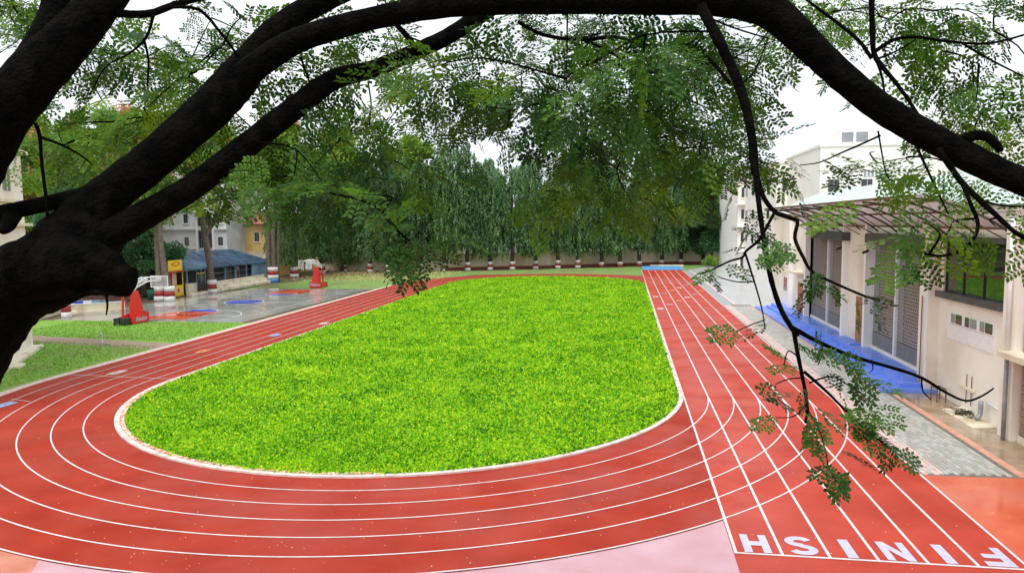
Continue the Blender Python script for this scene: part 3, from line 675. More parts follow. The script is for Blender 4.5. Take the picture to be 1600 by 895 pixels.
# white seat walls at the court corner with bags on top
sw = thing('seat_wall', 'low white seat wall at the near left corner of the court', 'wall', (-54, 68, 0))
a, b = gp(112, 491), gp(196, 486)
d = (b-a).normalized(); nn = Vector((-d.y, d.x, 0)); L_ = (b-a).length
MB().obox((a+b)/2 + Vector((0, 0, .5)), d*L_/2, nn*.25, Vector((0, 0, .5))).build('wall', 'lowwall', sw)
MB().obox((a+b)/2 + Vector((0, 0, 1.04)), d*(L_/2+.05), nn*.3, Vector((0, 0, .045))).build('coping', 'whitep', sw)
MB().obox((a+b)/2 + Vector((0, 0, .15)) - nn*.55, d*L_/2, nn*.3, Vector((0, 0, .15))).build('step', 'lowwall', sw)
a2, b2 = gp(40, 505), gp(92, 490)
d2 = (b2-a2).normalized(); n2 = Vector((-d2.y, d2.x, 0))
one('garden_wall', MB().obox((a2+b2)/2 + Vector((0, 0, .55)), d2*(b2-a2).length/2, n2*.25, Vector((0, 0, .55))), 'lowwall', 'low cream wall running behind the foreground tree trunk beside the left lawn', 'wall')
for i, (t, c, lab) in enumerate(((.14, 'cblue', 'small blue bag on the white seat wall'), (.30, 'whitep', 'small white bag on the white seat wall'), (.46, 'shedblue', 'pale blue bag on the white seat wall'), (.60, 'paneg', 'grey bag on the white seat wall'))):
    c0 = a + d*L_*t + Vector((0, 0, 1.085)); o = thing('sports_bag', lab, 'bag', c0, math.atan2(d.y, d.x))
    mb = MB(); mb.prism([(-.38, -.16), (-.3, -.2), (.3, -.2), (.38, -.16), (.38, .16), (.3, .2), (-.3, .2), (-.38, .16)], 0, .26); mb.build('body', c, o, world=False)
    MB().tube([(-.2, -.02, .26), (-.15, -.02, .4), (.15, -.02, .4), (.2, -.02, .26)], [.015]*4, 5, 2).build('strap', 'dark', o, world=False)
# the long dark hedge fence behind the trunk
one('dark_fence', MB().box(-66, -59.6, 79.5, 79.7, 0, 3.0).box(-66, -59.6, 79.44, 79.5, 2.75, 2.95), 'brown', 'dark brown board fence behind the near hoop', 'fence')

# blue-roofed shed with its low cream wall
sh = thing('blue_roof_shed', 'long open shed with blue tiled hip roof behind the court', 'shed', (-58, 97, 0))
rvx = [(-56.2, 86.0, 3.3), (-56.2, 109.6, 3.15), (-66, 109.6, 3.15), (-66, 86.0, 3.3), (-60.6, 91.0, 5.45), (-60.6, 104.5, 5.35)]
r_ = MB().add(rvx + [(x, y, z-.12) for x, y, z in rvx[:4]], [(0, 1, 5, 4), (1, 2, 5), (2, 3, 4, 5), (3, 0, 4), (6, 7, 1, 0), (7, 8, 2, 1), (8, 9, 3, 2), (9, 6, 0, 3)]).build('roof', 'slate', sh)
tiles = MB()
for j in range(9):
    t0, t1 = j/9, (j+1)/9
    for i in range(52):
        u = (i + (j % 2)*.5)/52
        ya0 = 86.0 + 23.6*u; yb0 = ya0 + 23.6/52 - .03
        def pos(y, t): return (-56.2 - 4.4*t, y, 3.3 - .15*(y-86)/23.6 + 2.15*t + .03)
        lo_, hi_ = 86 + 5*t1, 109.6 - 5.1*t1
        if ya0 < lo_ - .2 or yb0 > hi_ + .2: continue
        e = random.uniform(0, .03)
        tiles.add([(*pos(ya0, t0)[:2], pos(ya0, t0)[2]+.05+e), (*pos(yb0, t0)[:2], pos(yb0, t0)[2]+.05+e), pos(yb0, t1), pos(ya0, t1)], [(0, 1, 2, 3)])
tag(tiles.build('roof_tiles', 'slate', sh), kind='stuff')
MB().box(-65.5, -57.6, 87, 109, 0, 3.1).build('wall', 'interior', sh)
for y in (87.2, 90.4, 93.0, 96.4, 99.2, 102.4, 104.0, 108.8): MB().box(-57.1, -56.95, y, y+.14, 0, 3.2).build('post', 'shedblue', sh)
for y0, y1 in ((104.2, 106.4), (106.45, 108.7)): MB().box(-57.02, -56.97, y0, y1, .6, 3.05).build('panel', 'shedblue', sh)
for y0, z0, w_ in ((90.6, .6, 1.5), (97.6, .8, 1.3), (100.3, .8, 1.0)):
    f = MB().box(-57.55, -57.5, y0, y0+w_, z0, z0+2.1).build('door', 'pane', sh)
    for q in (0, w_-.07): MB().box(-57.5, -57.46, y0+q, y0+q+.07, z0, z0+2.1).build('frame', 'grey', f)
for z in (1.5, 2.3): MB().box(-57.03, -57.0, 93.1, 104, z, z+.05).build('rail', 'grey', sh)
lwl = thing('stepped_low_wall', 'stepped low cream wall in front of the blue roofed shed', 'wall', (-55.2, 96, 0))
MB().box(-56.4, -56.1, 90.9, 109.4, 0, 1.2).build('wall', 'lowwall', lwl); MB().box(-56.1, -55.5, 91.5, 108.8, 0, .75).build('step', 'lowwall', lwl)
MB().box(-55.5, -54.85, 84.8, 107.4, 0, .36).build('step', 'lowwall', lwl); MB().box(-56.5, -56.05, 90.9, 109.4, 1.2, 1.3).build('coping', 'lowwall', lwl)
one('gate_post_wall', MB().box(-56.9, -56.5, 86.7, 88.6, 0, 1.35).box(-56.95, -56.45, 86.65, 88.65, 1.35, 1.43), 'lowwall', 'short cream wall piece between kiosk and dark gate', 'wall')
ga = thing('dark_gate', 'narrow dark metal gate between the two cream walls', 'gate', (-56.6, 89.8, 0))
MB().box(-56.62, -56.58, 88.75, 90.8, .1, 1.3).build('panel', 'dark', ga)
for y in (88.75, 90.72): MB().box(-56.66, -56.54, y, y+.1, 0, 3.0).build('post', 'grey', ga)
MB().box(-56.64, -56.56, 88.75, 90.8, 2.6, 2.7).build('top_rail', 'yellow', ga)
# yellow snack kiosk
ki = thing('snack_kiosk', 'yellow snack kiosk with red counter opening beside the shed', 'kiosk', (-57, 84.8, 0))
MB().box(-58.6, -57.0, 83.4, 86.4, 0, 1.35).build('counter', 'yellow', ki)
MB().box(-58.6, -57.9, 83.4, 86.4, 1.35, 3.1).build('back', 'interior', ki)
MB().box(-57.88, -57.8, 83.7, 85.1, 1.4, 2.95).build('poster', 'signred', ki); MB().box(-57.88, -57.8, 85.3, 86.2, 1.4, 2.95).build('poster', 'skin', ki)
MB().box(-58.6, -56.6, 83.2, 86.6, 3.1, 3.25).build('awning', 'signred', ki)
for y in (83.4, 86.3): MB().box(-57.08, -57.0, y, y+.1, 1.35, 3.1).build('post', 'yellow', ki)
sg = MB().box(-57.0, -56.9, 83.3, 86.2, 3.3, 4.65).build('sign', 'yellow', ki)
e = MB(); e.add([(-56.885, 84.75 + .85*math.cos(a), 4.15 + .28*math.sin(a)) for a in np.linspace(0, 2*math.pi, 24, endpoint=False)], [tuple(range(24))]); e.build('logo', 'signred', sg)
e = MB(); e.add([(-56.878, 84.75 + .62*math.cos(a), 4.15 + .15*math.sin(a)) for a in np.linspace(0, 2*math.pi, 24, endpoint=False)], [tuple(range(24))]); e.build('logo_band', 'yellow', sg)
e = MB(); e.add([(-56.985, 85.3 + .45*math.cos(a), .72 + .42*math.sin(a)) for a in np.linspace(0, 2*math.pi, 20, endpoint=False)], [tuple(range(20))]); e.build('plate_print', 'skin', ki)
e = MB(); e.add([(-56.98, 85.3 + .26*math.cos(a), .72 + .24*math.sin(a)) for a in np.linspace(0, 2*math.pi, 20, endpoint=False)], [tuple(range(20))]); e.build('plate_print', 'signred', ki)
bn = thing('green_bin', 'round dark green bin under the near hoop arm', 'bin', (-57.5, 80.6, 0))
MB().tube([(0, 0, 0), (0, 0, .9), (0, 0, 1.15)], [.42, .5, .5], 14, 1).build('drum', 'green', bn, True, world=False); MB().tube([(0, 0, 1.15), (0, 0, 1.25)], [.53, .4], 14, 1).build('lid', 'green', bn, True, world=False)
# apartment block and ochre house
ap = thing('apartment_block', 'grey white apartment block with stairwell grille behind the shed', 'building', (-70, 112, 0))
MB().box(-78, -65.6, 112, 124, 0, 18).build('wall', 'apt', ap)
for z in (5.0, 8.3, 11.6, 14.9): MB().box(-78.3, -65.4, 111.7, 112, z, z+.25).build('floor_band', 'apt', ap)
for x in (-70.9, -68.0): MB().box(x, x+.3, 111.6, 112, 0, 15.5).build('pilaster', 'white', ap)
for z in (4.9, 8.6): 
    gr = MB().box(-70.6, -68.0, 111.9, 112.02, z+.4, z+3.2).build('stair_opening', 'interior', ap)
    for i in range(8): MB().box(-70.5+i*.32, -70.46+i*.32, 111.86, 111.9, z+.4, z+1.9).build('grille_bar', 'grey', gr)
MB().box(-71.2, -67.6, 110.9, 111.7, 11.2, 11.5).build('canopy', 'white', ap)
for z in (5.6, 9.4): front_win(ap, -73.3, 112, z, .9, 1.6, 'pane'); front_win(ap, -67.2, 112, z, 1.0, 1.6, 'pane')
yh = thing('ochre_house', 'ochre yellow house with small dark windows and red roof behind the shed', 'building', (-64, 118, 0))
MB().box(-71, -60.2, 118, 128, 0, 9.2).build('wall', 'yellowh', yh)
MB().add([(-71.6, 117.2, 9.2), (-59.6, 117.2, 9.2), (-59.6, 128.6, 9.2), (-71.6, 128.6, 9.2), (-70, 122.8, 11.6), (-61.5, 122.8, 11.6)], [(0, 1, 5, 4), (1, 2, 5), (2, 3, 4, 5), (3, 0, 4), (3, 2, 1, 0)]).build('roof', 'redroof', yh)
MB().box(-71.1, -60.1, 117.85, 118, 3.2, 4.4).build('base_band', 'lowwall', yh)
for x in (-66.6, -63.9, -61.8): 
    for z in (6.1,): front_win(yh, x, 118, z, .95, 1.7, 'pane')

# ------------------------------------------------------------------ basketball hoops
def make_hoop(label, loc, rz):
    t = thing('basketball_hoop', label, 'basketball hoop', loc, rz, 'portable basketball hoops')
    bl = lambda n_, mb, m_, p=t, s=False: mb.build(n_, m_, p, s, world=False)
    bl('base', MB().box(-.72, .72, -.95, 1.15, .1, .30), 'hoopred')
    for x in (-.78, .72): bl('side_panel', MB().add([(x, -1.0, .06), (x+.06, -1.0, .06), (x+.06, 1.25, .06), (x, 1.25, .06), (x, -1.0, .62), (x+.06, -1.0, .62), (x+.06, 1.25, .95), (x, 1.25, .95)], [(0, 3, 2, 1), (4, 5, 6, 7), (0, 1, 5, 4), (1, 2, 6, 5), (2, 3, 7, 6), (3, 0, 4, 7)]), 'hoopred')
    fp = bl('front_panel', MB().box(-.78, .78, 1.25, 1.33, .06, .95), 'hoopred')
    for s_ in (-1, 1):
        cwt = bl('counterweight', MB().box(-.62*s_ if s_ > 0 else .06, -.06 if s_ > 0 else .62, -1.75, -1.0, .14, .66), 'tyre')
    for x in (-.6, .6):
        wh = bl('wheel', MB().tube([(x-.05, -1.6, .12), (x+.05, -1.6, .12)], [.12, .12], 12, 1), 'tyre', t, True)
    tx = text_mesh('Nelco', .62, 'letter', .35, .012)
    o = link('lettering', tx, t); o.matrix_local = Matrix.Translation((.786, .15, .42)) @ Matrix.Rotation(R(90), 4, 'Z') @ Matrix.Rotation(R(90), 4, 'X')
    o = link('lettering', tx, t); o.matrix_local = Matrix.Translation((0, 1.337, .5)) @ Matrix.Rotation(R(180), 4, 'Z') @ Matrix.Rotation(R(90), 4, 'X')
    tw = MB(); tw.add([(-.62, .35, .3), (.62, .35, .3), (.62, 1.1, .3), (-.62, 1.1, .3), (-.24, .3, 3.0), (.24, .3, 3.0), (.24, .7, 3.0), (-.24, .7, 3.0)], [(0, 3, 2, 1), (4, 5, 6, 7), (0, 1, 5, 4), (1, 2, 6, 5), (2, 3, 7, 6), (3, 0, 4, 7)])
    bl('tower_pad', tw, 'hoopred')
    bl('back_strut', MB().bar((-.35, -.85, .3), (-.3, -.75, 2.5), .16), 'hoopred'); bl('tie_rod', MB().bar((-.3, -.75, 2.4), (-.2, .5, .8), .05), 'hoopred')
    for s_ in (-.28, .28):
        pl = [(s_, -.7, 2.7), (s_, .5, 3.35), (s_, 2.0, 3.75), (s_, 4.1, 3.72)]; ph = [(s_, -.7, 3.05), (s_, .5, 3.75), (s_, 2.0, 4.12), (s_, 4.1, 4.02)]
        mb = MB()
        for q in (pl, ph):
            for a_, b_ in zip(q[:-1], q[1:]): mb.bar(a_, b_, .09, .13)
        for a_, b_ in zip(pl, ph): mb.bar(a_, b_, .08, .08)
        bl('arm', mb, 'whitep')
    mb = MB()
    for y, z in ((-.7, 2.88), (.5, 3.55), (2, 3.93), (4.1, 3.87)): mb.bar((-.28, y, z), (.28, y, z), .08)
    bl('arm_braces', mb, 'whitep')
    bd = bl('backboard', MB().box(-.9, .9, 4.2, 4.23, 3.0, 4.1), 'board')
    fr = MB()
    for z in (3.0, 4.1): fr.box(-.93, .93, 4.18, 4.25, z-.03, z+.03)
    for x in (-.9, .9): fr.box(x-.03, x+.03, 4.18, 4.25, 3.031, 4.069)
    bl('board_frame', fr, 'whitep', bd)
    sq = MB()
    for z in (3.22, 3.66): sq.box(-.3, .3, 4.235, 4.25, z-.025, z+.025)
    for x in (-.3, .3): sq.box(x-.025, x+.025, 4.235, 4.25, 3.246, 3.634)
    bl('target_square', sq, 'whitep', bd)
    rg = MB(); rg.tube([(.23*math.cos(a), 4.52 + .23*math.sin(a), 3.15) for a in np.linspace(0, 2*math.pi, 17)], [.018]*17, 5, 1); rg.bar((0, 4.2, 3.15), (0, 4.3, 3.15), .12, .05)
    ro = bl('rim', rg, 'hoopred')
    nt_ = MB()
    for i in range(10):
        a = i*math.pi/5; nt_.tube([(.23*math.cos(a), 4.52+.23*math.sin(a), 3.15), (.13*math.cos(a+.4), 4.52+.13*math.sin(a+.4), 2.75)], [.008, .008], 4, 1)
    bl('net', nt_, 'whitep', ro)
    return t
make_hoop('red wheeled basketball hoop with white arm beside the left lawn', (-45.4, 60.7, .012), 0)
make_hoop('red wheeled basketball hoop on the grass at the far end of the court', (-43.6, 98.2, .0), math.pi)

# ------------------------------------------------------------------ trees of the grounds
def mast_crown(name, H, z0, rad, strands, mat, spires=1):
    Ps = []; Ds = []; Tn = []
    sp_ = [(0, 0, H, rad)] + [(rng.normal(0, rad*.55), rng.normal(0, rad*.55), H*rng.uniform(.72, .95), rad*rng.uniform(.6, .85)) for _ in range(spires-1)]
    for _ in range(strands):
        cx, cy, h, r0 = sp_[rng.integers(len(sp_))]
        t = rng.random()**.9; z = z0 + (h-z0)*t
        th = rng.random()*2*math.pi
        prof = min(1, (1-t)**.34*1.15 + .05)
        lump = .72 + .28*math.sin(th*3 + z*1.3 + cx) * math.cos(z*.9 + th)
        r = r0*prof*lump*rng.random()**.35
        m = 13; k = np.arange(m)/m; ln = rng.uniform(1.0, 2.4)
        x = cx + (r + k*.25)*math.cos(th); y = cy + (r + k*.25)*math.sin(th)
        Ps.append(np.stack([x + rng.normal(0, .1, m), y + rng.normal(0, .1, m), np.maximum(z - k*ln, 1.9 + rng.random())], 1))
        Ds.append(np.stack([math.cos(th)*.45 + rng.normal(0, .35, m), math.sin(th)*.45 + rng.normal(0, .35, m), -np.ones(m)], 1))
        Tn.append(np.clip(rng.normal(.45, .2) + rng.normal(0, .16, m), 0, 1))
    P = np.concatenate(Ps); D = np.concatenate(Ds); n = len(P)
    return quad_mesh(name, leaf_quads(P, D, rng.uniform(.32, .58, n), rng.uniform(.14, .22, n)), mat, np.concatenate(Tn))
def broad_crown(name, clumps, per, mat, L=.4, W=.22, flat=.7, mean=.45, droop=.2):
    """clumps: (x,y,z,r); leaves fill a shell of each clump with holes between"""
    Ps = []; Ds = []; Tn = []
    for (x, y, z, r) in clumps:
        n = int(per*r*r)
        u = unit(rng.normal(size=(n, 3))); rr = r*rng.random(n)**.4
        P = u*rr[:, None]*np.array([1, 1, flat]) + np.array([x, y, z])
        P += rng.normal(0, .12*r, (n, 3))
        D = u + rng.normal(0, .7, (n, 3)); D[:, 2] -= droop
        Ps.append(P); Ds.append(D); Tn.append(np.clip(rng.normal(mean, .12) + rng.normal(0, .18, n), 0, 1))
    P = np.concatenate(Ps); D = np.concatenate(Ds); n = len(P)
    return quad_mesh(name, leaf_quads(P, D, L*rng.uniform(.7, 1.3, n), W*rng.uniform(.7, 1.3, n)), mat, np.concatenate(Tn))
def crown_clumps(cx, cy, z0, z1, rad, n, r0, r1):
    c = []
    for _ in range(n):
        t = rng.random(); a = rng.random()*2*math.pi; z = z0 + (z1-z0)*t
        pr = math.sin(math.pi*(.15 + .8*t))**.7
        r = rad*pr*math.sqrt(rng.random())
        c.append((cx + r*math.cos(a), cy + r*math.sin(a), z, rng.uniform(r0, r1)))
    return c
def bands(parent, x, y, r, cols, h=.52, flare=.12):
    z = 0
    for i, c in enumerate(cols):
        a, b = r*(1.12 + flare*max(0, 1 - z/.8)), r*(1.12 + flare*max(0, 1 - (z+h)/.8))
        MB().tube([(x, y, z-.02 if i == 0 else z), (x, y, z+h)], [a, b], 12, 1, rough=.06).build('paint_band', {'w': 'bandw', 'r': 'bandr', 'b': 'bandb'}[c], parent, True, world=False); z += h
crowns = [mast_crown('crown', 23.5, 4.2, 2.8, 1250, 'mast', 4), mast_crown('crown', 22.5, 4.8, 2.5, 1100, 'mast2', 3), mast_crown('crown', 24.5, 3.8, 2.7, 1250, 'mast', 5), mast_crown('crown', 21.5, 4.8, 2.8, 1150, 'mast2', 4)]
trunks = []
for v in range(3):
    mb = MB(); mb.tube([(0, 0, -.1), (.05*v, .04, 2), (-.06, .05*v, 5), (.05, 0, 10), (0, 0, 18), (0, 0, 22)], [.42, .34, .30, .24, .12, .04], 9, 2, rough=.06)
    trunks.append(mb.mesh('trunk', 'bark3', smooth=True))
far_pts = [(579, 425, 'wrw'), (607, 426.5, 'wrw'), (625, 423, 'wrw'), (659, 424, 'wrw'), (695, 423.5, 'wrw'), (731, 422.5, 'wrw'), (766, 421.5, 'wrw'), (801, 421, 'wrw'),
           (837, 420, 'wrw'), (872, 419, 'wrw'), (903, 418.5, 'wrw'), (940, 417.5, 'rw'), (969, 417, 'rw'), (999, 416, 'rw'), (1034, 414, 'rw'), (1064, 413, 'rw'), (1098, 412.5, 'rw')]
for i, (px, py, cols) in enumerate(far_pts):
    p = gp(px, py)
    ordn = ['first', 'second', 'third', 'fourth', 'fifth', 'sixth', 'seventh', 'eighth', 'ninth', 'tenth', 'eleventh', 'twelfth', 'thirteenth', 'fourteenth', 'fifteenth', 'sixteenth', 'seventeenth']
    lab = ordn[16 - i] + ' banded mast tree along the cream wall, counted from the white block'
    t = thing('mast_tree', lab, 'tree', (p.x, p.y, 0), random.random()*6.28, 'mast trees along the far wall')
    s_ = random.uniform(.9, 1.08)
    o = link('trunk', trunks[i % 3], t); o.scale = (1.15, 1.15, s_)
    o = link('crown', crowns[i % 4], t); o.scale = (random.uniform(.95, 1.2), random.uniform(.95, 1.2), s_*(1.02 if i % 3 else .93))
    bands(t, 0, 0, .46, cols)
# a second, unbanded row behind closes the view
for i, (x, y) in enumerate(((-60, 141), (-52, 143), (-44.5, 141), (-37, 144), (-28, 149), (-20, 151), (-12.5, 154), (-5, 157), (2.5, 160), (9.5, 162), (16.5, 159), (20, 165))):
    t = thing('mast_tree', 'tall dark mast tree standing behind the boundary wall', 'tree', (x, y, 0), random.random()*6.28, 'mast trees behind the wall')
    o = link('trunk', trunks[i % 3], t); o = link('crown', crowns[(i+1) % 4], t); s_ = random.uniform(.98, 1.16); o.scale = (1.35, 1.35, s_*.92 if i < 10 else .75)
# left-hand row: fuller mast trees at the court's far corner
for i, (px, py, cols, lab) in enumerate(((460, 433, 'wrw', 'thick trunked drooping tree behind the far basketball hoop'), (503, 427, 'wrw', 'drooping tree with banded trunk right of the far hoop backboard'), (540, 424, 'wrw', 'slim drooping tree with thin banded trunk before the yellowed wall'))):
    p = gp(px, py); t = thing('mast_tree', lab, 'tree', (p.x, p.y, 0), i*1.7, 'mast trees along the far wall')
    o = link('trunk', trunks[i], t); o.scale = (1.4, 1.4, .8) if i < 2 else (.6, .6, .7)
    o = link('crown', crowns[(i+2) % 4], t); o.scale = ((.85, .85, .8), (1.3, 1.3, .74), (.8, .8, .5))[i]
    bands(t, 0, 0, .62 if i < 2 else .26, cols, .6 if i < 2 else .45)

def broad_tree(name, label, loc, trunk_r, forks, clumps, mat, per, L, W, cols=None, bark='bark2', flowers=0, group=None, mean=.45):
    t = thing(name, label, 'tree', loc, 0, group)
    mb = MB()
    for pts, rr in forks: mb.tube(pts, rr, 9, 3, rough=.07)
    mb.build('trunk', bark, t, True, world=False)
    link('crown', broad_crown('crown', clumps, per, mat, L, W, mean=mean), t)
    if flowers:
        fc = [(x + rng.normal(0, r*.5), y + rng.normal(0, r*.5), z + r*.75, r*.55) for (x, y, z, r) in clumps if rng.random() < flowers]
        if fc: link('blossom', broad_crown('blossom', fc, per*.4, 'flower', L*.8, W, mean=.5), t)
    if cols: bands(t, 0, 0, trunk_r, cols, .6)
    return t
# bare grey trunk before the shed, forking high
p = gp(332, 458)
broad_tree('shade_tree', 'grey forked tree with banded base standing before the blue roofed shed', (p.x, p.y, 0), .5,
   [([(0, 0, 0), (-.1, 0, 2.5), (-.5, .2, 5.5), (-.9, .2, 8.2), (-1.1, .2, 11), (-1.4, 0, 15)], [.5, .42, .42, .40, .28, .14]),
    ([(-.8, .2, 7.6), (.4, .4, 9.4), (1.8, .2, 10.8), (3.6, .2, 12.2)], [.34, .28, .22, .12]), ([(-1.0, .2, 10), (-2.4, 0, 12), (-3.4, 0, 14.5)], [.2, .16, .08]), ([(.9, .4, 9.8), (1.2, 0, 12), (2.0, 0, 14)], [.16, .12, .06])],
   crown_clumps(.6, 0, 16.0, 22, 6.2, 26, 1.0, 1.9), 'flame', 330, .42, .2, 'wrw', flowers=.45)
p = gp(427, 441)
t4 = broad_tree('shade_tree', 'cluster of straight grey trunks with blue painted foot beyond the shed', (p.x, p.y, 0), .75,
   [([(-.5, 0, 0), (-.55, 0, 4), (-.7, .3, 9), (-.9, .3, 15)], [.5, .42, .34, .15]), ([(.25, -.2, 0), (.3, -.2, 5), (.5, 0, 10), (1.2, 0, 16)], [.36, .3, .24, .1]), ([(.7, .3, 0), (.8, .3, 5), (1.3, .3, 11)], [.26, .2, .1])],
   crown_clumps(0, 0, 15, 23, 5.2, 26, 1.0, 1.9), 'lime', 330, .42, .2, 'bwrw', mean=.3)
p = gp(250, 470)
broad_tree('shade_tree', 'leaning twin trunk tree with banded feet beside the yellow kiosk', (p.x, p.y, 0), .55,
   [([(0, 0, 0), (0, .1, 2), (-.3, .5, 4.5), (-.8, 1.2, 7.5), (-1, 2, 12)], [.5, .42, .38, .34, .2])],
   crown_clumps(-1, 4, 10.5, 18, 5.5, 22, 1.0, 1.9), 'flame', 330, .42, .2, 'wrw', flowers=.5)
p = gp(263, 470)
t = thing('banded_stump', 'second banded tree foot close against the kiosk trunk', 'tree', (p.x+.2, p.y, 0)); 
MB().tube([(0, 0, 0), (-.2, 0, 1.6), (-.6, .1, 4), (-1.1, .4, 8), (-1.3, 1.0, 12.5)], [.5, .44, .36, .28, .14], 9, 2, rough=.07).build('trunk', 'bark2', t, True, world=False); bands(t, 0, 0, .55, 'wrw', .6)
p = gp(104, 497)
t = thing('banded_stump', 'single banded tree foot beside the white seat wall', 'tree', (p.x, p.y, 0))
MB().tube([(0, 0, 0), (0, .1, 2), (-.1, .5, 5), (0, .8, 9)], [.36, .32, .28, .2], 9, 2, rough=.07).build('trunk', 'bark2', t, True, world=False); bands(t, 0, 0, .38, 'wrw', .62)
link('crown', broad_crown('crown', crown_clumps(0, .8, 9, 12.5, 3.0, 9, .8, 1.4), 260, 'bushleaf', .4, .2), t)
# trees that fill the left background
bgt = [(-66, 72, 22, 7.0, 'flame', .6, 'broad flame tree with orange blossom beside the corner building'), (-78, 100, 27, 8.5, 'flame', .6, 'tall spreading flame tree with orange blossom above the dark fence'),
       (-66, 133, 30, 7.0, 'flame', .6, 'tall flame tree with salmon blossom behind the ochre house'), (-84, 118, 31, 8, 'flame', .5, 'very tall flame tree behind the apartment block'),
       (-54, 133, 27, 5.5, 'lime', 0, 'light green broad tree behind the far hoop'), (-40.5, 137, 26, 4.8, 'lime', 0, 'yellow green leafy tree rising between the mast trees'),
       (-80, 76, 17, 7, 'flame', .3, 'broad green tree behind the corner building ledges')]
for (x, y, h, rad, m_, fl, lab) in bgt:
    broad_tree('shade_tree', lab, (x, y, 0), .5, [([(0, 0, 0), (.2, 0, 4), (-.2, .2, h*.5), (.2, 0, h*.85)], [.5, .42, .3, .08]), ([(0, 0, 4.5), (2.2, .5, h*.5), (rad*.6, .5, h*.7)], [.26, .18, .06]), ([(0, 0, 5), (-2, .3, h*.5), (-rad*.6, .2, h*.72)], [.26, .18, .06])],
       crown_clumps(0, 0, h*(.48 if x == -66 and y == 133 else .32), h-1.2, rad, int(34 + rad*4.0), 1.1, 2.1), m_, 280, .5, .25, flowers=fl, mean=.5)
p = at(222, 380, 92)
broad_tree('dense_bush_tree', 'dense dark green rounded tree left of the yellow kiosk', (p.x, p.y, 0), .3, [([(0, 0, 0), (0, 0, 3.5), (.3, 0, 7)], [.3, .24, .1])],
   crown_clumps(0, 0, 3.6, 8.8, 4.4, 34, .8, 1.4), 'bushleaf', 420, .36, .18, mean=.5)
# right background: feathery grey tree, flame tree, shrub on the forecourt grass
broad_tree('feathery_tree', 'pale grey green feathery tree beyond the hall roof', (52, 96, 0), .4, [([(0, 0, 0), (0, 0, 12), (1, 0, 19)], [.4, .3, .08]), ([(0, 0, 11), (-4, 0, 16), (-6, 0, 21)], [.2, .12, .04])], crown_clumps(0, 0, 15, 26, 8, 30, 1.2, 2.2), 'haze_leaf', 120, .5, .1)
broad_tree('shade_tree', 'flame tree with red blossom behind the pale green hall roof', (44, 68, 0), .4, [([(0, 0, 0), (0, 0, 9), (1, 0, 13)], [.4, .3, .1])], crown_clumps(0, 0, 11, 16.0, 6.5, 26, 1.0, 1.8), 'flame', 300, .4, .2, flowers=.6)
p = gp(1112, 414)
broad_tree('round_shrub', 'rounded yellow green shrub on grass beside the white block', (p.x-1, p.y-6, 0), .1, [([(0, 0, 0), (0, 0, 1.2)], [.1, .05])], crown_clumps(0, 0, .6, 1.8, 1.5, 12, .5, .8), 'lime', 500, .25, .14, mean=.35)
broad_tree('shade_tree', 'deep green leafy tree between the blue mat and the white block', (17.5, 152, 0), .4, [([(0, 0, 0), (0, 0, 8), (.5, 0, 14)], [.4, .3, .1])], crown_clumps(0, 0, 3, 17, 4.6, 40, 1.0, 1.8), 'bushleaf', 280, .5, .25)

# leaf litter and soil clods under the far-left trees
T = scatter(5000, -55, -30, 110, 134); k = len(T)
D = np.concatenate([rng.normal(0, 1, (k, 2)), np.full((k, 1), .3)], 1)
tag(link('leaf_litter', quad_mesh('leaf_litter', leaf_quads(np.column_stack([T, np.full(k, .01)]), D, rng.uniform(.1, .25, k), rng.uniform(.08, .16, k)), 'petal', rng.random(k)*.5)), 'yellow and brown fallen leaf litter under the far left trees', 'leaves', kind='stuff')

# ------------------------------------------------------------------ the big rain tree framing the view
base = Vector((-7.6, 4.4, 0))
rt_ = thing('rain_tree', 'huge dark rain tree with arching boughs and feathery leaves framing the view', 'tree', base)
bough_lines = []
def bough(name, pts, n=16, rough=.03, mat='bark', keep=True):
    """pts: (px, py, depth, width px) along the limb"""
    P = [at(x, y, d) for x, y, d, w in pts]; rr = [w*d/FPX/2 for x, y, d, w in pts]
    if keep: bough_lines.append(P)
    mb = MB(); mb.tube(P, rr, n, 6, rough=rough)
    return mb.build(name, mat, rt_, True)
tp = [base + Vector((0, 0, -.2)), base + Vector((.1, .1, 2)), base + Vector((.5, .3, 4.5)), at(-112, 625, 6.4), at(-60, 532, 6.4), at(-14, 474, 6.4), at(30, 443, 6.4), at(85, 421, 6.4), at(128, 385, 6.4), at(165, 345, 6.4)]
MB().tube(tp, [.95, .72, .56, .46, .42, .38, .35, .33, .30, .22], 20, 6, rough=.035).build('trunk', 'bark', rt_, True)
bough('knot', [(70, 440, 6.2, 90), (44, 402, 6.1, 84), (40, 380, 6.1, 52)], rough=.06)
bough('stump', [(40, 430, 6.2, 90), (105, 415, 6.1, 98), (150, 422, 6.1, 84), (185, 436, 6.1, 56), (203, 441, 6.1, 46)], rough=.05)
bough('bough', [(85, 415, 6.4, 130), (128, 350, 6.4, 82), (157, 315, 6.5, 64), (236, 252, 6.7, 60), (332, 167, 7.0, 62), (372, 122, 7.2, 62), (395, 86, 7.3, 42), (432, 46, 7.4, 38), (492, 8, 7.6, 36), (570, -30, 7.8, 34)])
bough('bough', [(300, 196, 6.9, 44), (350, 150, 7.1, 46), (400, 104, 7.1, 42), (450, 71, 7.1, 39), (500, 51, 7.1, 37), (575, 31, 7.1, 34), (700, 8, 7.1, 38), (850, 2, 7.1, 40), (1000, 0, 7.0, 44), (1120, 0, 7.0, 50), (1175, 8, 6.95, 54), (1216, 26, 6.9, 52), (1280, 87, 6.8, 45), (1352, 150, 6.7, 44), (1417, 194, 6.65, 44), (1483, 230, 6.6, 44), (1540, 259, 6.5, 43), (1600, 285, 6.4, 42), (1720, 335, 6.4, 40)])
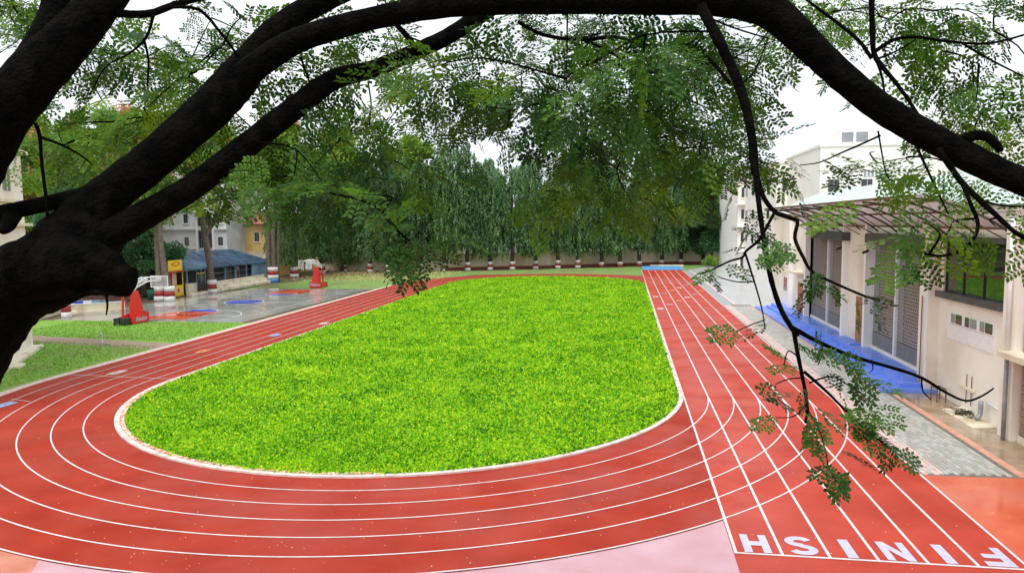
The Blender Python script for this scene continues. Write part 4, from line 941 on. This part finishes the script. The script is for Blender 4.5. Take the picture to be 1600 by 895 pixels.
bough('bough', [(95, 410, 6.3, 110), (140, 386, 6.3, 66), (187, 359, 6.4, 46), (244, 326, 6.6, 42), (301, 292, 6.8, 40), (372, 238, 7.0, 38), (450, 177, 7.2, 36), (520, 126, 7.4, 32), (584, 108, 7.6, 27), (640, 85, 7.8, 25), (698, 58, 8.0, 25), (745, 28, 8.2, 25), (820, -20, 8.4, 22)])
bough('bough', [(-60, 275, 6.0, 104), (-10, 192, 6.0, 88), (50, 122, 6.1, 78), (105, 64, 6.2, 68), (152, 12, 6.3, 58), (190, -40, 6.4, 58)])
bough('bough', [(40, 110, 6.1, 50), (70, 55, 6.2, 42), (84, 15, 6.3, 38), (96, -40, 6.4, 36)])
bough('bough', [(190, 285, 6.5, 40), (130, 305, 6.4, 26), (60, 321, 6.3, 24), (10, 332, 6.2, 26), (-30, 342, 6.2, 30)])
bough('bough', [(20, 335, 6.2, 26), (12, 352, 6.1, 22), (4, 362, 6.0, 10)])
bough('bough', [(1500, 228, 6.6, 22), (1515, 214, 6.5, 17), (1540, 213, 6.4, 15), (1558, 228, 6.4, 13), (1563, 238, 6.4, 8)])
TW = []
def twig(pts, d0, d1=None, w0=6, w1=2):
    n = len(pts); d1 = d1 or d0
    P = [at(x, y, d0 + (d1-d0)*i/(n-1)) for i, (x, y) in enumerate(pts)]
    rr = [.74*(w0 + (w1-w0)*i/(n-1))*d0/FPX/2 for i in range(n)]
    MB().tube(P, rr, 7, 4, rough=.08).build('branch', 'bark', rt_, True); bough_lines.append(P)
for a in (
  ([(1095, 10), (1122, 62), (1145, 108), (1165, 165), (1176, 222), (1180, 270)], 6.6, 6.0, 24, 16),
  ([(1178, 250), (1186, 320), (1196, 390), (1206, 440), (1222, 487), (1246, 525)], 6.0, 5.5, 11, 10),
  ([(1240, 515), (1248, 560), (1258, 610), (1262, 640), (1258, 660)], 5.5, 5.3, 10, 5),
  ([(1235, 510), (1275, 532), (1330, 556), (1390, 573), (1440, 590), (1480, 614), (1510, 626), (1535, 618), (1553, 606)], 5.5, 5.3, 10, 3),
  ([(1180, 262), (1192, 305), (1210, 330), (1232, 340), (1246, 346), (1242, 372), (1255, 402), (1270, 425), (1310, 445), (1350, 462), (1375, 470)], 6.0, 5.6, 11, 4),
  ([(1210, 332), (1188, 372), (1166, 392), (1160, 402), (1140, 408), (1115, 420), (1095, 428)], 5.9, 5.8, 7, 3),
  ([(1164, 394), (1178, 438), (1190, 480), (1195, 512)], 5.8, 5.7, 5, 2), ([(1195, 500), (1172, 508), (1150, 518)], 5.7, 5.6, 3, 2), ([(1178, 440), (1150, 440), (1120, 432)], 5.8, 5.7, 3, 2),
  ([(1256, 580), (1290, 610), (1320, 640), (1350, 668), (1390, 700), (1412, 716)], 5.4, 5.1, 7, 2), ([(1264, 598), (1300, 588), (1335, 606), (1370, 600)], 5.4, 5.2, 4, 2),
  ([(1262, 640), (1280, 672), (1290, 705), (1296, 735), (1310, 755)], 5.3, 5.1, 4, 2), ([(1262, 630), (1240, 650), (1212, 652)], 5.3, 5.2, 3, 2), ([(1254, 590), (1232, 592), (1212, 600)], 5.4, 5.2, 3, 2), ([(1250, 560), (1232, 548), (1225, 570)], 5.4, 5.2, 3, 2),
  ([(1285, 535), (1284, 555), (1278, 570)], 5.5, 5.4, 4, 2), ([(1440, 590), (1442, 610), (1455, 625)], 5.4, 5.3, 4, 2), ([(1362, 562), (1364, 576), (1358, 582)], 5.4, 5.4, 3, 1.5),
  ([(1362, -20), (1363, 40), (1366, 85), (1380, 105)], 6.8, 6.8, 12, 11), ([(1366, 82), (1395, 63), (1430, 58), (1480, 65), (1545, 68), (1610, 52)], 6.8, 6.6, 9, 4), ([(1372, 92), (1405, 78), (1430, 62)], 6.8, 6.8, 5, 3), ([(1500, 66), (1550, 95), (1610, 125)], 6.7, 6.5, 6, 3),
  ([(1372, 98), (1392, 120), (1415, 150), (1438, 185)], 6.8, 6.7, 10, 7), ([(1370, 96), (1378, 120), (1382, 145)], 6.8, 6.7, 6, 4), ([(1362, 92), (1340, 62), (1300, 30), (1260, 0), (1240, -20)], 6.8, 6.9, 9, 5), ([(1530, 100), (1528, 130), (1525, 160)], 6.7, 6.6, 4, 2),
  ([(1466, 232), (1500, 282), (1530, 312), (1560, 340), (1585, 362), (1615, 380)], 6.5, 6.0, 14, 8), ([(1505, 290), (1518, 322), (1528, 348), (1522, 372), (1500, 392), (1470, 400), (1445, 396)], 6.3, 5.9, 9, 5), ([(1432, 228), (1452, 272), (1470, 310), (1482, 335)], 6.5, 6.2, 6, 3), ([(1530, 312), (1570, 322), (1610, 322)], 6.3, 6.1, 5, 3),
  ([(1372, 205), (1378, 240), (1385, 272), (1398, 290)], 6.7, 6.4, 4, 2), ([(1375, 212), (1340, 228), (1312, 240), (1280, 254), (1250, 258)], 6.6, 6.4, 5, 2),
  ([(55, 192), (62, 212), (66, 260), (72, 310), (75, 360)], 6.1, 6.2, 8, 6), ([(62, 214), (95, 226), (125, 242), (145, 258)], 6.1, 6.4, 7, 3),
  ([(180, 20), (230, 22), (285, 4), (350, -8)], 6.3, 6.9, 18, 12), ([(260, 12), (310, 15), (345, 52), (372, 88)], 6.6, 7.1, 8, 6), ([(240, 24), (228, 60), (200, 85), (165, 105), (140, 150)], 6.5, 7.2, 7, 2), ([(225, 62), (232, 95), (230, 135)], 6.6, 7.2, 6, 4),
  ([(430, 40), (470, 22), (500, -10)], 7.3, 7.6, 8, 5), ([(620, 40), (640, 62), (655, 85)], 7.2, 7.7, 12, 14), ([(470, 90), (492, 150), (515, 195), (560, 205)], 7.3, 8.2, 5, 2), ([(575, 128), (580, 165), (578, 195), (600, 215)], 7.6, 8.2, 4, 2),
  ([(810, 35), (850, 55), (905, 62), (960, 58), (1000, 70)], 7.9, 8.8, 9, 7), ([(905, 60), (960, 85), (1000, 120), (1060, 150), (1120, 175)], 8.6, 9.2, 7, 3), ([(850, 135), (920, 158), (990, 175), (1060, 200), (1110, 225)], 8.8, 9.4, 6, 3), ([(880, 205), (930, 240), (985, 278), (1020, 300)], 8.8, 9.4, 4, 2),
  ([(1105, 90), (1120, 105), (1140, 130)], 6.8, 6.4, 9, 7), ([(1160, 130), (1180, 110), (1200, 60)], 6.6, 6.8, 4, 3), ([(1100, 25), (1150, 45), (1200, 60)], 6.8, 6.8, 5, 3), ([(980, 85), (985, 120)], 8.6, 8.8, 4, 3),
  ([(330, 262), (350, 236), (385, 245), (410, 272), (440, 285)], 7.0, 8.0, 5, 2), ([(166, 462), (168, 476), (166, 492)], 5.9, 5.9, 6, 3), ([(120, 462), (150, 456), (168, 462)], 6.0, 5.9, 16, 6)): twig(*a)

# compound leaves: a rachis with paired pinnae of small leaflets
def leaf_template(npair, nl, L, pl, lw, ll, ang=58):
    Q = []
    def leaflet(p, d, l, w):
        d = d/np.linalg.norm(d); s = np.cross(d, [0, 0, 1.0]); s /= np.linalg.norm(s)
        Q.append([p, p + d*l*.5 + s*w*.5 + np.array([0, 0, .1*w]), p + d*l, p + d*l*.5 - s*w*.5 - np.array([0, 0, .1*w])])
    def stalk(a, b, w):
        s = np.cross(b-a, [0, 0, 1.0]); s = s/np.linalg.norm(s)*w; Q.append([a-s, a+s, b+s, b-s])
    curve = lambda t: np.array([L*t, 0, -.28*L*t*t])
    stalk(curve(0), curve(.5), .0022); stalk(curve(.5), curve(1), .0018)
    for i in range(npair):
        t = .22 + .78*i/(npair-1); o = curve(t)
        for s in (-1, 1):
            a = R(ang - 22*t)*s; d = np.array([math.cos(a), math.sin(a), -.12]); ln = pl*(.75 + .4*math.sin(math.pi*(.2+.7*t)))
            e = o + d*ln + np.array([0, 0, -.02]); stalk(o, e, .0014)
            for j in range(nl):
                u = (j+.6)/nl; pnt = o + (e-o)*u
                for q in (-1, 1):
                    b = a + q*R(62 - 25*u); leaflet(pnt, np.array([math.cos(b), math.sin(b), rng.normal(-.1, .15)]), ll*(.8+.35*u), lw*(.85+.3*u))
    return np.array(Q)
TPL = [leaf_template(4, 4, .30, .15, .032, .058), leaf_template(4, 5, .34, .155, .029, .052), leaf_template(3, 4, .26, .15, .034, .062)]
def place_leaves(C, Dir, scale, tint):
    """copies of the templates at C, rachis along Dir, leaf face near level"""
    Vs = []; Ts = []
    for k, tpl in enumerate(TPL):
        idx = np.arange(len(C)) % 3 == k
        c, d, s, ti = C[idx], unit(Dir[idx]), scale[idx], tint[idx]; n = len(c)
        if n == 0: continue
        upv = unit(np.array([0, 0, 1.0]) + rng.normal(0, .38, (n, 3)))
        y = unit(np.cross(upv, d)); z = np.cross(d, y)
        Rm = np.stack([d, y, z], 2)
        V = np.einsum('nij,qvj->nqvi', Rm, tpl)*s[:, None, None, None] + c[:, None, None, :]
        Vs.append(V.reshape(-1, 4, 3)); Ts.append((ti[:, None] + rng.normal(0, .07, (n, len(tpl)))).reshape(-1))
    return np.concatenate(Vs), np.clip(np.concatenate(Ts), 0, 1)
# foliage masses: (px, py, rx, ry, depth, depth spread, leaves, tint)
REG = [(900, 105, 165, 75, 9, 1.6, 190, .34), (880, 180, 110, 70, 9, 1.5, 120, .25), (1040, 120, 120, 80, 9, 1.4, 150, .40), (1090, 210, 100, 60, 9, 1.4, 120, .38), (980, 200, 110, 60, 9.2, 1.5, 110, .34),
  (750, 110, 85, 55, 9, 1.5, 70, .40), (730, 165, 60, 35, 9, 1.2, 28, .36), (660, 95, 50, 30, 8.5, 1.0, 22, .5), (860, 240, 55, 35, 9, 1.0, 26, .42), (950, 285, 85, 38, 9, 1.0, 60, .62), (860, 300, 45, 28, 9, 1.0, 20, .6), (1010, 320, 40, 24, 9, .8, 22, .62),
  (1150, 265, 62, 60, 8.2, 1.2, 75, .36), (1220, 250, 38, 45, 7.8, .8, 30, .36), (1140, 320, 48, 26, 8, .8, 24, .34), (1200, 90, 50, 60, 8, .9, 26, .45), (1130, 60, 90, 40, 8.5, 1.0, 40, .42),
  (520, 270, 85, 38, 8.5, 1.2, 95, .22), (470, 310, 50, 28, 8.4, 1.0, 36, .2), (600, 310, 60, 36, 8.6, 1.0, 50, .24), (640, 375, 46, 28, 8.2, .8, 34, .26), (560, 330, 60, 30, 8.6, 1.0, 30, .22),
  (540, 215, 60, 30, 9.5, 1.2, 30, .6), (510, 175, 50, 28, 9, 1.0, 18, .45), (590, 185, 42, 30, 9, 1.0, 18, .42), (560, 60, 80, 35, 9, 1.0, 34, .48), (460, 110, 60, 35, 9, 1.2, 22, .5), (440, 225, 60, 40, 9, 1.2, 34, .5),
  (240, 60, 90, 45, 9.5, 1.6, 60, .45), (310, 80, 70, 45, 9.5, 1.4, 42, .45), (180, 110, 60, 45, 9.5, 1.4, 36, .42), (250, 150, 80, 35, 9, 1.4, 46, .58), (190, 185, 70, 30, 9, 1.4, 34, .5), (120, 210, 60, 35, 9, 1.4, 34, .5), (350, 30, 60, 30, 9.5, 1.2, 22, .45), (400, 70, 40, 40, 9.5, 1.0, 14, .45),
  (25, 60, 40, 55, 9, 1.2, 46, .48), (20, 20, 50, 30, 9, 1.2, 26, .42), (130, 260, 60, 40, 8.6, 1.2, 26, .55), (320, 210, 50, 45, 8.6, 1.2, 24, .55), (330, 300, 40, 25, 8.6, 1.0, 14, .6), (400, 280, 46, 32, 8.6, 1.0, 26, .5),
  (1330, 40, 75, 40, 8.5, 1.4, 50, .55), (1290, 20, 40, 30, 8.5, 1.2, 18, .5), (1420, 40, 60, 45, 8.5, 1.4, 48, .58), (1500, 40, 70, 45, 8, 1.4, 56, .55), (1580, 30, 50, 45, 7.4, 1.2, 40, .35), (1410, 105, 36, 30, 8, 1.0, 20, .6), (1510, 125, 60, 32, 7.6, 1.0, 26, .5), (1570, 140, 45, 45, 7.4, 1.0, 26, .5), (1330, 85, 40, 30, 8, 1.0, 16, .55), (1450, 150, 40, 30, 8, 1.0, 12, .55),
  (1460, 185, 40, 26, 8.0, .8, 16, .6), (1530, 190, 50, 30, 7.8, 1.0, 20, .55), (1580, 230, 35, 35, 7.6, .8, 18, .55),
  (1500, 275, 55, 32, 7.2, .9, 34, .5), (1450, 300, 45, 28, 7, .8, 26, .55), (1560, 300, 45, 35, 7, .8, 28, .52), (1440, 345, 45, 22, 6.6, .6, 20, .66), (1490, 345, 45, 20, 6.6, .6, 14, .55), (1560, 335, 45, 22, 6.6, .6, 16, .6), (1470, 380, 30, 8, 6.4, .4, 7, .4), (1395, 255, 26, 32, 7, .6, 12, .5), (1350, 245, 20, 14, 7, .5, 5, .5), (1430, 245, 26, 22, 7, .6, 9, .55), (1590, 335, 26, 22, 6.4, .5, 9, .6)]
C = []; Dn = []; Sc = []; Ti = []
tw_mb = MB(); BPL = []
for ln in bough_lines:
    for a_, b_ in zip(ln[:-1], ln[1:]): BPL += [list(a_ + (b_-a_)*q/4) for q in range(4)]
BP = np.array(BPL)
for (px, py, rx, ry, d, sdp, n, ti) in REG:
    n = .66*n*(.34 if px > 1120 and py > 230 else .6 if px > 1240 else .98 if px > 690 else .92)
    if px > 1240 and py < 300: d = max(d, 8.0)
    if px > 1380 and py >= 270: n *= .6
    if 790 < px < 1125 and py >= 170: n *= .62
    if px < 680 and py > 290: py -= 18
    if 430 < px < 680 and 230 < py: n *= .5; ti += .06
    nc = max(1, round(n/5))
    for c in range(nc):
        a = rng.random()*6.283; q = math.sqrt(rng.random())
        depth = max(7.9 if (px > 1180 and py < 300) or px < 480 else 5.4, rng.normal(d, sdp)); cc = at(px + rx*q*math.cos(a), py + ry*q*math.sin(a), depth)
        cv = np.array(cc); near = BP[np.argmin(((BP - cv)**2).sum(1))]
        mid = (cv + near)/2 + np.array([rng.normal(0, .12), rng.normal(0, .12), .12*np.linalg.norm(cv-near)])
        tw_mb.tube([near, mid, cv], [.012, .008, .004], 5, 4, cap=False); BP = np.vstack([BP, mid, cv])
        out_ = unit(cv - near) if np.linalg.norm(cv-near) > .05 else np.array([0, 0, -1.0])
        m = max(3, int(n/nc*1.25))
        pp = cv + rng.normal(0, 1, (m, 3))*np.array([.24, .24, .12])
        dd = (pp - cv)*2.2 + out_*.5 + rng.normal(0, .35, (m, 3)); dd[:, 2] -= .3
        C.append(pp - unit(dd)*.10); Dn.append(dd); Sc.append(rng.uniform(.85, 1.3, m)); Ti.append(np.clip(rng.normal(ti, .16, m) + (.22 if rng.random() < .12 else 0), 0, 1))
tag(tw_mb.build('twigs', 'bark', rt_, True), kind='stuff')
C, Dn, Sc, Ti = map(np.concatenate, (C, Dn, Sc, Ti))
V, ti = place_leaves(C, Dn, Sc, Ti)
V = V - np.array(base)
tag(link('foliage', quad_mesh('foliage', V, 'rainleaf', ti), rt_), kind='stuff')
print('foreground leaves', len(C), 'quads', len(V))
# single leaves on the low hanging branch, each its own part
LM = []; TPL = [leaf_template(3, 3, .20, .11, .036, .062), leaf_template(4, 3, .22, .11, .034, .058), leaf_template(3, 4, .22, .13, .033, .056)]
for k in range(3): LM.append(quad_mesh('leaf', TPL[k], 'sprayleaf', np.clip(rng.normal((.22, .34, .48)[k], .08, len(TPL[k])), 0, 1)))
tips = [(1160, 368, -160, 3, 5.8), (1215, 377, 20, 3, 5.8), (1152, 384, 190, 2, 5.8), (1108, 428, 180, 3, 5.7), (1158, 412, 60, 2, 5.7), (1150, 518, 180, 2, 5.6), (1122, 432, 40, 2, 5.7), (1186, 514, 200, 2, 5.6), (1240, 396, 200, 4, 5.7), (1222, 416, 190, 2, 5.6), (1275, 440, 60, 6, 5.6), (1300, 452, 40, 5, 5.5), (1355, 468, 20, 6, 5.4), (1372, 480, 60, 3, 5.4), (1252, 460, 150, 3, 5.6), (1420, 420, 10, 4, 5.9), (1450, 412, 0, 3, 5.9),
  (1226, 568, 200, 3, 5.3), (1212, 600, 180, 2, 5.3), (1245, 578, 170, 3, 5.3), (1275, 545, 230, 2, 5.4), (1290, 560, 0, 5, 5.3), (1325, 572, 10, 5, 5.2), (1350, 598, 30, 5, 5.2), (1370, 600, -10, 3, 5.2), (1300, 590, 50, 3, 5.3), (1320, 600, 80, 3, 5.2), (1235, 608, 160, 3, 5.3), (1250, 622, 120, 2, 5.3),
  (1212, 652, 190, 3, 5.2), (1232, 640, 200, 3, 5.2), (1255, 672, 120, 5, 5.2), (1278, 680, 80, 5, 5.2), (1300, 650, 20, 4, 5.2), (1335, 650, 30, 5, 5.1), (1350, 676, 60, 5, 5.1), (1375, 690, 60, 4, 5.1), (1398, 706, 40, 4, 5.0), (1410, 716, 20, 2, 5.0), (1330, 700, 80, 3, 5.1), (1288, 735, 150, 3, 5.1), (1300, 748, 80, 4, 5.1), (1312, 758, 60, 2, 5.1), (1325, 600, 10, 2, 5.2), (1355, 640, 20, 3, 5.1), (1265, 650, 60, 3, 5.2), (1385, 640, 30, 2, 5.1)]
for (px, py, ang, n_, d) in tips:
    for j in range(max(1, round(n_*.38))):
        p = at(px + random.gauss(0, 7), py + random.gauss(0, 6), d + random.gauss(0, .08))
        a = R(ang + random.gauss(0, 38)); q = rt*math.cos(a) - up*math.sin(a)*.9 + fw*random.gauss(0, .35); q.normalize()
        u = Vector((random.gauss(0, .4), random.gauss(-.35, .4), 1)).normalized(); yv = u.cross(q).normalized(); zv = q.cross(yv)
        o = link('leaf', LM[random.randrange(3)], rt_)
        mtx = Matrix((q, yv, zv)).transposed().to_4x4(); mtx = mtx @ Matrix.Scale(random.uniform(.58, .84), 4); mtx.translation = p - q*.08 - base; o.matrix_local = mtx
